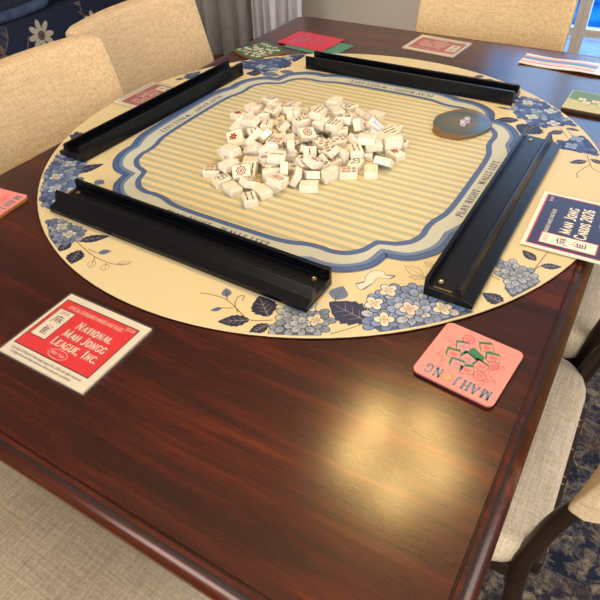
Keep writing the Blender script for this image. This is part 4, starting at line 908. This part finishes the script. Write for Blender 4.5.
coaster('coaster', .0955, .096, .008, .0055, (.4160, -.3885, TZ+.0003), math.radians(180-6.0), 'pink coaster with a tile drawing and lettering, on bare wood near the right rack', paint_pink, hexc(200, 110, 110))
bpy.context.view_layer.update()
coaster('coaster', .0955, .096, .008, .0055, (-.3870, -.4330, TZ+.0003), math.radians(-84), 'pink coaster cut off by the left photo edge, on bare wood left of the mat', paint_pink, hexc(170, 120, 70), M['cork'])
def paint_green(a, W, H, out):
    a.poly(out, hexc(46, 108, 84), 0); rn = random.Random(4); sp = []
    while len(sp) < 26:
        p = (rn.uniform(-W/2+.009, W/2-.009), rn.uniform(-H/2+.009, H/2-.009))
        if all(math.hypot(p[0]-q[0], p[1]-q[1]) > .0135 for q in sp): sp.append(p)
        elif rn.random() < .002: break
    for p in sp:
        c = rn.choice([hexc(234, 226, 206), hexc(222, 190, 160), hexc(240, 232, 220)]); an = rn.uniform(0, 3)
        ca, sa = math.cos(an), math.sin(an)
        a.poly([(p[0]+u*ca-v*sa, p[1]+u*sa+v*ca) for u, v in ((-.0065, -.0045), (.0065, -.0045), (.0065, .0045), (-.0065, .0045))], c, 1)
        a.ring(p, .0022, .0009, rn.choice([hexc(180, 60, 50), hexc(50, 90, 70), hexc(60, 80, 130)]), 2, n=10)
coaster('coaster', .098, .098, .004, .006, (-.3905, .3880, TZ+.0003), math.radians(-24), 'green coaster printed with cream tiles, at the far left beside the scalloped cards', paint_green, hexc(120, 84, 50), M['cork'])
def paint_olive(a, W, H, out):
    a.poly(out, hexc(196, 190, 120), 0)
    a.rect(-W/2+.002, .002, W/2-.002, H/2-.002, hexc(98, 138, 84), 1)
    a.poly([(-W/2+.002, .002), (-.01, -.012), (W/2-.002, -.006), (W/2-.002, .002)], hexc(150, 166, 100), 1)
    for x, y, an in ((-.022, .008, .1), (-.012, -.006, .0), (.004, .006, -.1), (.018, -.004, .1), (.026, .012, 0)):
        a.rect(x-.0075, y-.006, x+.0075, y+.006, hexc(232, 220, 184), 3); a.strip([(x-.0075, y-.006), (x+.0075, y-.006), (x+.0075, y+.006), (x-.0075, y+.006)], .0008, hexc(140, 130, 90), 4, True)
        a.text('8', (x, y), .008, hexc(150, 110, 70), 0, 5)
    a.text('MAHJONG', (0, .033), .012, hexc(122, 92, 74), 0, 3)
coaster('coaster', .100, .100, .003, .0075, (.4070, .4080, TZ+.0003), math.radians(-1.5), 'olive and green coaster printed with pale tiles, at the right edge beyond the mat', paint_olive, hexc(90, 56, 36))

# scalloped cards
def scallop(W, H, nx, ny, amp=.0028):
    P = []
    def side(x0, y0, x1, y1, n, nxn, nyn):
        for k in range(n*6):
            t = k/(n*6); b = abs(math.sin(t*n*PI))*amp; P.append((x0+(x1-x0)*t+nxn*b, y0+(y1-y0)*t+nyn*b))
    side(-W/2, -H/2, W/2, -H/2, nx, 0, -1); side(W/2, -H/2, W/2, H/2, ny, 1, 0); side(W/2, H/2, -W/2, H/2, nx, 0, 1); side(-W/2, H/2, -W/2, -H/2, ny, -1, 0)
    return P
def scard(loc, rz, colr, tcol, lines, label, W=.142, H=.102):
    out = scallop(W, H, 7, 5); a = Art(.00128, .00005); a.poly(out, colr, 0)
    for i, t in enumerate(lines): a.text(t, (-.034+.0225*i, .004), .0190, tcol, PI/2, 2, .85)
    o = a.build('scalloped_card', M['print'], None, [slab(out, 0, .0012, tuple(c*.8 for c in colr[:3])+(1,))])
    o.location = loc; o.rotation_euler = (0, 0, rz); tag(o, label, 'card')
scard((-.2760, .4915, TZ+.0004), math.radians(-8), hexc(60, 140, 116), hexc(20, 60, 50), ['', '', '', 'PLAY'], 'green scalloped-edge card lying beneath the crimson one, beyond the far rack', .150, .100)
scard((-.3130, .5150, TZ+.0020), math.radians(-5), hexc(212, 30, 74), hexc(70, 150, 170), ['MAHJONG', 'SIMPLY', 'GOOD', 'LUCK!'], 'crimson scalloped-edge card lying over the green one, beyond the far rack')

# striped card at the far right, one end lifted a little
def rainbow():
    r = empty('striped_card', (.3130, .6120, TZ+.0006), math.radians(-3)); tag(r, 'long card printed with curving rainbow stripes at the far right of the table', 'card')
    W, H = .200, .066; n = 24
    cols = [hexc(244, 226, 190), hexc(240, 90, 110), hexc(246, 190, 170), hexc(240, 200, 70), hexc(30, 140, 130), hexc(40, 110, 130), hexc(176, 120, 180), hexc(244, 150, 150), hexc(246, 226, 130), hexc(244, 232, 206)]
    ed = [0, .12, .22, .34, .44, .56, .64, .74, .82, .92, 1.0]
    a = Art(0, .00004)
    def zc(u): return .006*(1-math.cos((u-.25)*2*PI))*.35
    V = []; 
    for i in range(n):
        u0, u1 = i/n, (i+1)/n
        for j, c in enumerate(cols):
            if j not in (0, 9) and (u0 > .82): c = hexc(206, 214, 226)
            def vv(e, u): return e if e in (0, 1.0) else min(.97, max(.03, e+.05*math.sin(u*4.5)))
            q = [(u0, vv(ed[j], u0)), (u1, vv(ed[j], u1)), (u1, vv(ed[j+1], u1)), (u0, vv(ed[j+1], u0))]
            k = len(a.V)
            for u, v in q: a.V.append(((u-.5)*W, (v-.5)*H, .0022+zc(u)))
            a.F.append([k, k+1, k+2, k+3]); a.C.append(c)
    V2 = []; F2 = []
    for i in range(n+1):
        u = i/n
        for v, zz in ((-.5, .0021), (.5, .0021), (.5, .0), (-.5, .0)): V2.append(((u-.5)*W, v*H, zz+zc(u)))
    for i in range(n):
        for k in range(4): F2.append([i*4+k, i*4+(k+1) % 4, i*4+4+(k+1) % 4, i*4+4+k])
    F2 += [[0, 3, 2, 1], [n*4, n*4+1, n*4+2, n*4+3]]
    a.z = -1
    a.build('printed_card', M['print'], r, [(V2, F2, hexc(236, 220, 196))])
rainbow()

# ================================================================ CHAIRS (local +x = towards the table)
def cushion(name, rings, mat, parent, lv=2):
    bm = bmesh.new(); loft(bm, rings); o = mesh_obj(name, bm, mat, parent, smooth=True); return o
def make_chair():
    r = empty('dining_chair')
    # seat cushion: rounded trapezoid with domed top
    def seat_ring(k, z):
        pts = []
        for cx, cy, a0, rr in ((.175, .170, 0, .03), (-.145, .130, 90, .075), (-.145, -.130, 180, .075), (.175, -.170, 270, .03)):
            for t in range(7):
                an = math.radians(a0+90*t/6); pts.append(((cx+rr*math.cos(an))*k[0]+(1-k[0])*.03, (cy+rr*math.sin(an))*k[1], z))
        return pts
    cushion('seat', [seat_ring((.94, .94), .405), seat_ring((.99, .99), .412), seat_ring((1, 1), .43), seat_ring((1, 1), .458), seat_ring((.985, .98), .470), seat_ring((.95, .93), .477), seat_ring((.8, .75), .482), seat_ring((.4, .4), .484)], M['seat_linen'], r)
    # backrest pad, concave towards the sitter
    rings = []
    n = 14
    for i in range(n+1):
        t = i/n; y = (t-.5)*.43
        bow = -.040*(1-(2*t-1)**2)
        e = min(t, 1-t)*n; k = .85 if e < .5 else 1.0
        ring = []
        H0, H1 = .622+(1-k)*.03, .856-(1-k)*.02
        for j in range(17):
            s = j/16
            ring.append((s, 1))
        prof = []
        m = 10
        for j in range(m+1):
            s = j/m; z = H0+(H1-H0)*s; lean = -.206-.078*((z-.6)/.29)
            prof.append((lean+bow, z))
        front = [(x+.0, z) for x, z in prof]; back = [(x-.048*k, z) for x, z in prof[::-1]]
        top = (prof[-1][0]-.024, prof[-1][1]+.010*k); bot = (prof[0][0]-.024, prof[0][1]-.010*k)
        rings.append([(x, y, z) for x, z in front+[top]+back+[bot]])
    o = cushion('backrest', rings, M['linen'], r)
    bevel(o, .008, 3, 50)
    # bentwood stiles: rear leg, knee at the seat corner, then up behind the pad
    for s in (1, -1):
        bm = bmesh.new()
        pts = catmull([(-.245, s*.220, .018), (-.222, s*.198, .22), (-.204, s*.188, .40), (-.206, s*.183, .46), (-.232, s*.170, .57), (-.306, s*.160, .68), (-.362, s*.150, .82)], 5)
        rad = [.0105+.004*math.sin(PI*min(1, i/(len(pts)-1)*1.15)) for i in range(len(pts))]
        add_tube(bm, pts, rad, 12, flat=.85); mesh_obj('rear_leg', bm, M['chair_wood'], r, smooth=True)
        bm = bmesh.new(); pts = [(.190, s*.178, .018), (.180, s*.176, .22), (.175, s*.172, .405)]
        add_tube(bm, pts, [.013, .018, .022], 12); mesh_obj('front_leg', bm, M['chair_wood'], r, smooth=True)
    bm = bmesh.new()
    add_box(bm, (-.222, 0, .385), (.022, .33, .040)); o = mesh_obj('rear_rail', bm, M['chair_wood'], r); bevel(o, .006)
    bm = bmesh.new()
    for s in (1, -1): add_box(bm, (-.01, s*.180, .385), (.38, .020, .036))
    add_box(bm, (.185, 0, .385), (.020, .36, .036)); o = mesh_obj('seat_frame', bm, M['chair_wood'], r); bevel(o, .004)
    for y in (-.13, -.115, -.06, .0, .015, .1, .13):
        bm = bmesh.new(); pts = [(-.222+.0125*math.cos(k*PI/6), y+.002*math.sin(k*PI/6), .385+.0220*math.sin(k*PI/6)) for k in range(12)]
        add_tube(bm, pts, .0013, 6, closed=True); o = mesh_obj('cord_tie', bm, M['tan'], r)
    return r
ch = make_chair()
CG = 'matching linen dining chairs round the table'
chairs = [((.35, -.212), 180, 'linen dining chair with dark frame, right side of table, nearest the lower right corner'),
          ((.35, .246), 180, 'linen dining chair with dark frame, right side of table, below the navy booklet'),
          ((-.335, -.128), 0, 'linen dining chair on the left side, cut off by the left photo edge'),
          ((-.405, .284), 0, 'linen dining chair on the left side, the farther one, in front of the curtains'),
          ((.045, .655), -90, 'linen dining chair at the far end of the table, before the glazed doors'),
          ((.005, -.80), 90, 'linen dining chair at the near end, only its grey shaded seat showing, lower left')]
for i, ((x, y), a_, lab) in enumerate(chairs):
    o = ch if i == 0 else copy_tree(ch)
    o.location = (x, y, 0); o.rotation_euler = (0, 0, math.radians(a_)); tag(o, lab, 'chair', CG)
    if i == 5: o.scale = (1, 1.16, 1)

# ================================================================ CHANDELIER above the table
def chandelier():
    cx, cy = .20, .10
    r = empty('chandelier', (cx, cy, 1.74)); tag(r, 'brass ring chandelier with frosted globes hanging above the table centre', 'lamp')
    bm = bmesh.new(); add_tube(bm, [(.13*math.cos(k*PI/18), .13*math.sin(k*PI/18), .05) for k in range(36)], .008, 8, closed=True); mesh_obj('ring', bm, M['screw'], r, smooth=True)
    bm = bmesh.new(); add_tube(bm, [(0, 0, .05), (0, 0, ZC-1.742)], .006, 8)
    for k in range(5): add_tube(bm, [(0, 0, .3), (.13*math.cos(k*2*PI/5), .13*math.sin(k*2*PI/5), .05)], .003, 6)
    mesh_obj('stem', bm, M['screw'], r)
    em = bpy.data.materials.new('lit_frosted_globe'); em.use_nodes = True; b = em.node_tree.nodes['Principled BSDF']
    b.inputs['Emission Color'].default_value = (1.0, .66, .24, 1); b.inputs['Emission Strength'].default_value = LAMP*8; b.inputs['Base Color'].default_value = (1, .9, .8, 1)
    for k in range(5):
        bm = bmesh.new(); bmesh.ops.create_uvsphere(bm, u_segments=20, v_segments=12, radius=.045, matrix=Matrix.Translation((.13*math.cos(k*2*PI/5), .13*math.sin(k*2*PI/5), 0)))
        mesh_obj('globe', bm, em, r, smooth=True)
chandelier()

for _o in bpy.data.objects:
    if 'label' in _o and len(_o['label'].replace(',', '').split()) > 16: print('LONG', _o['label'])
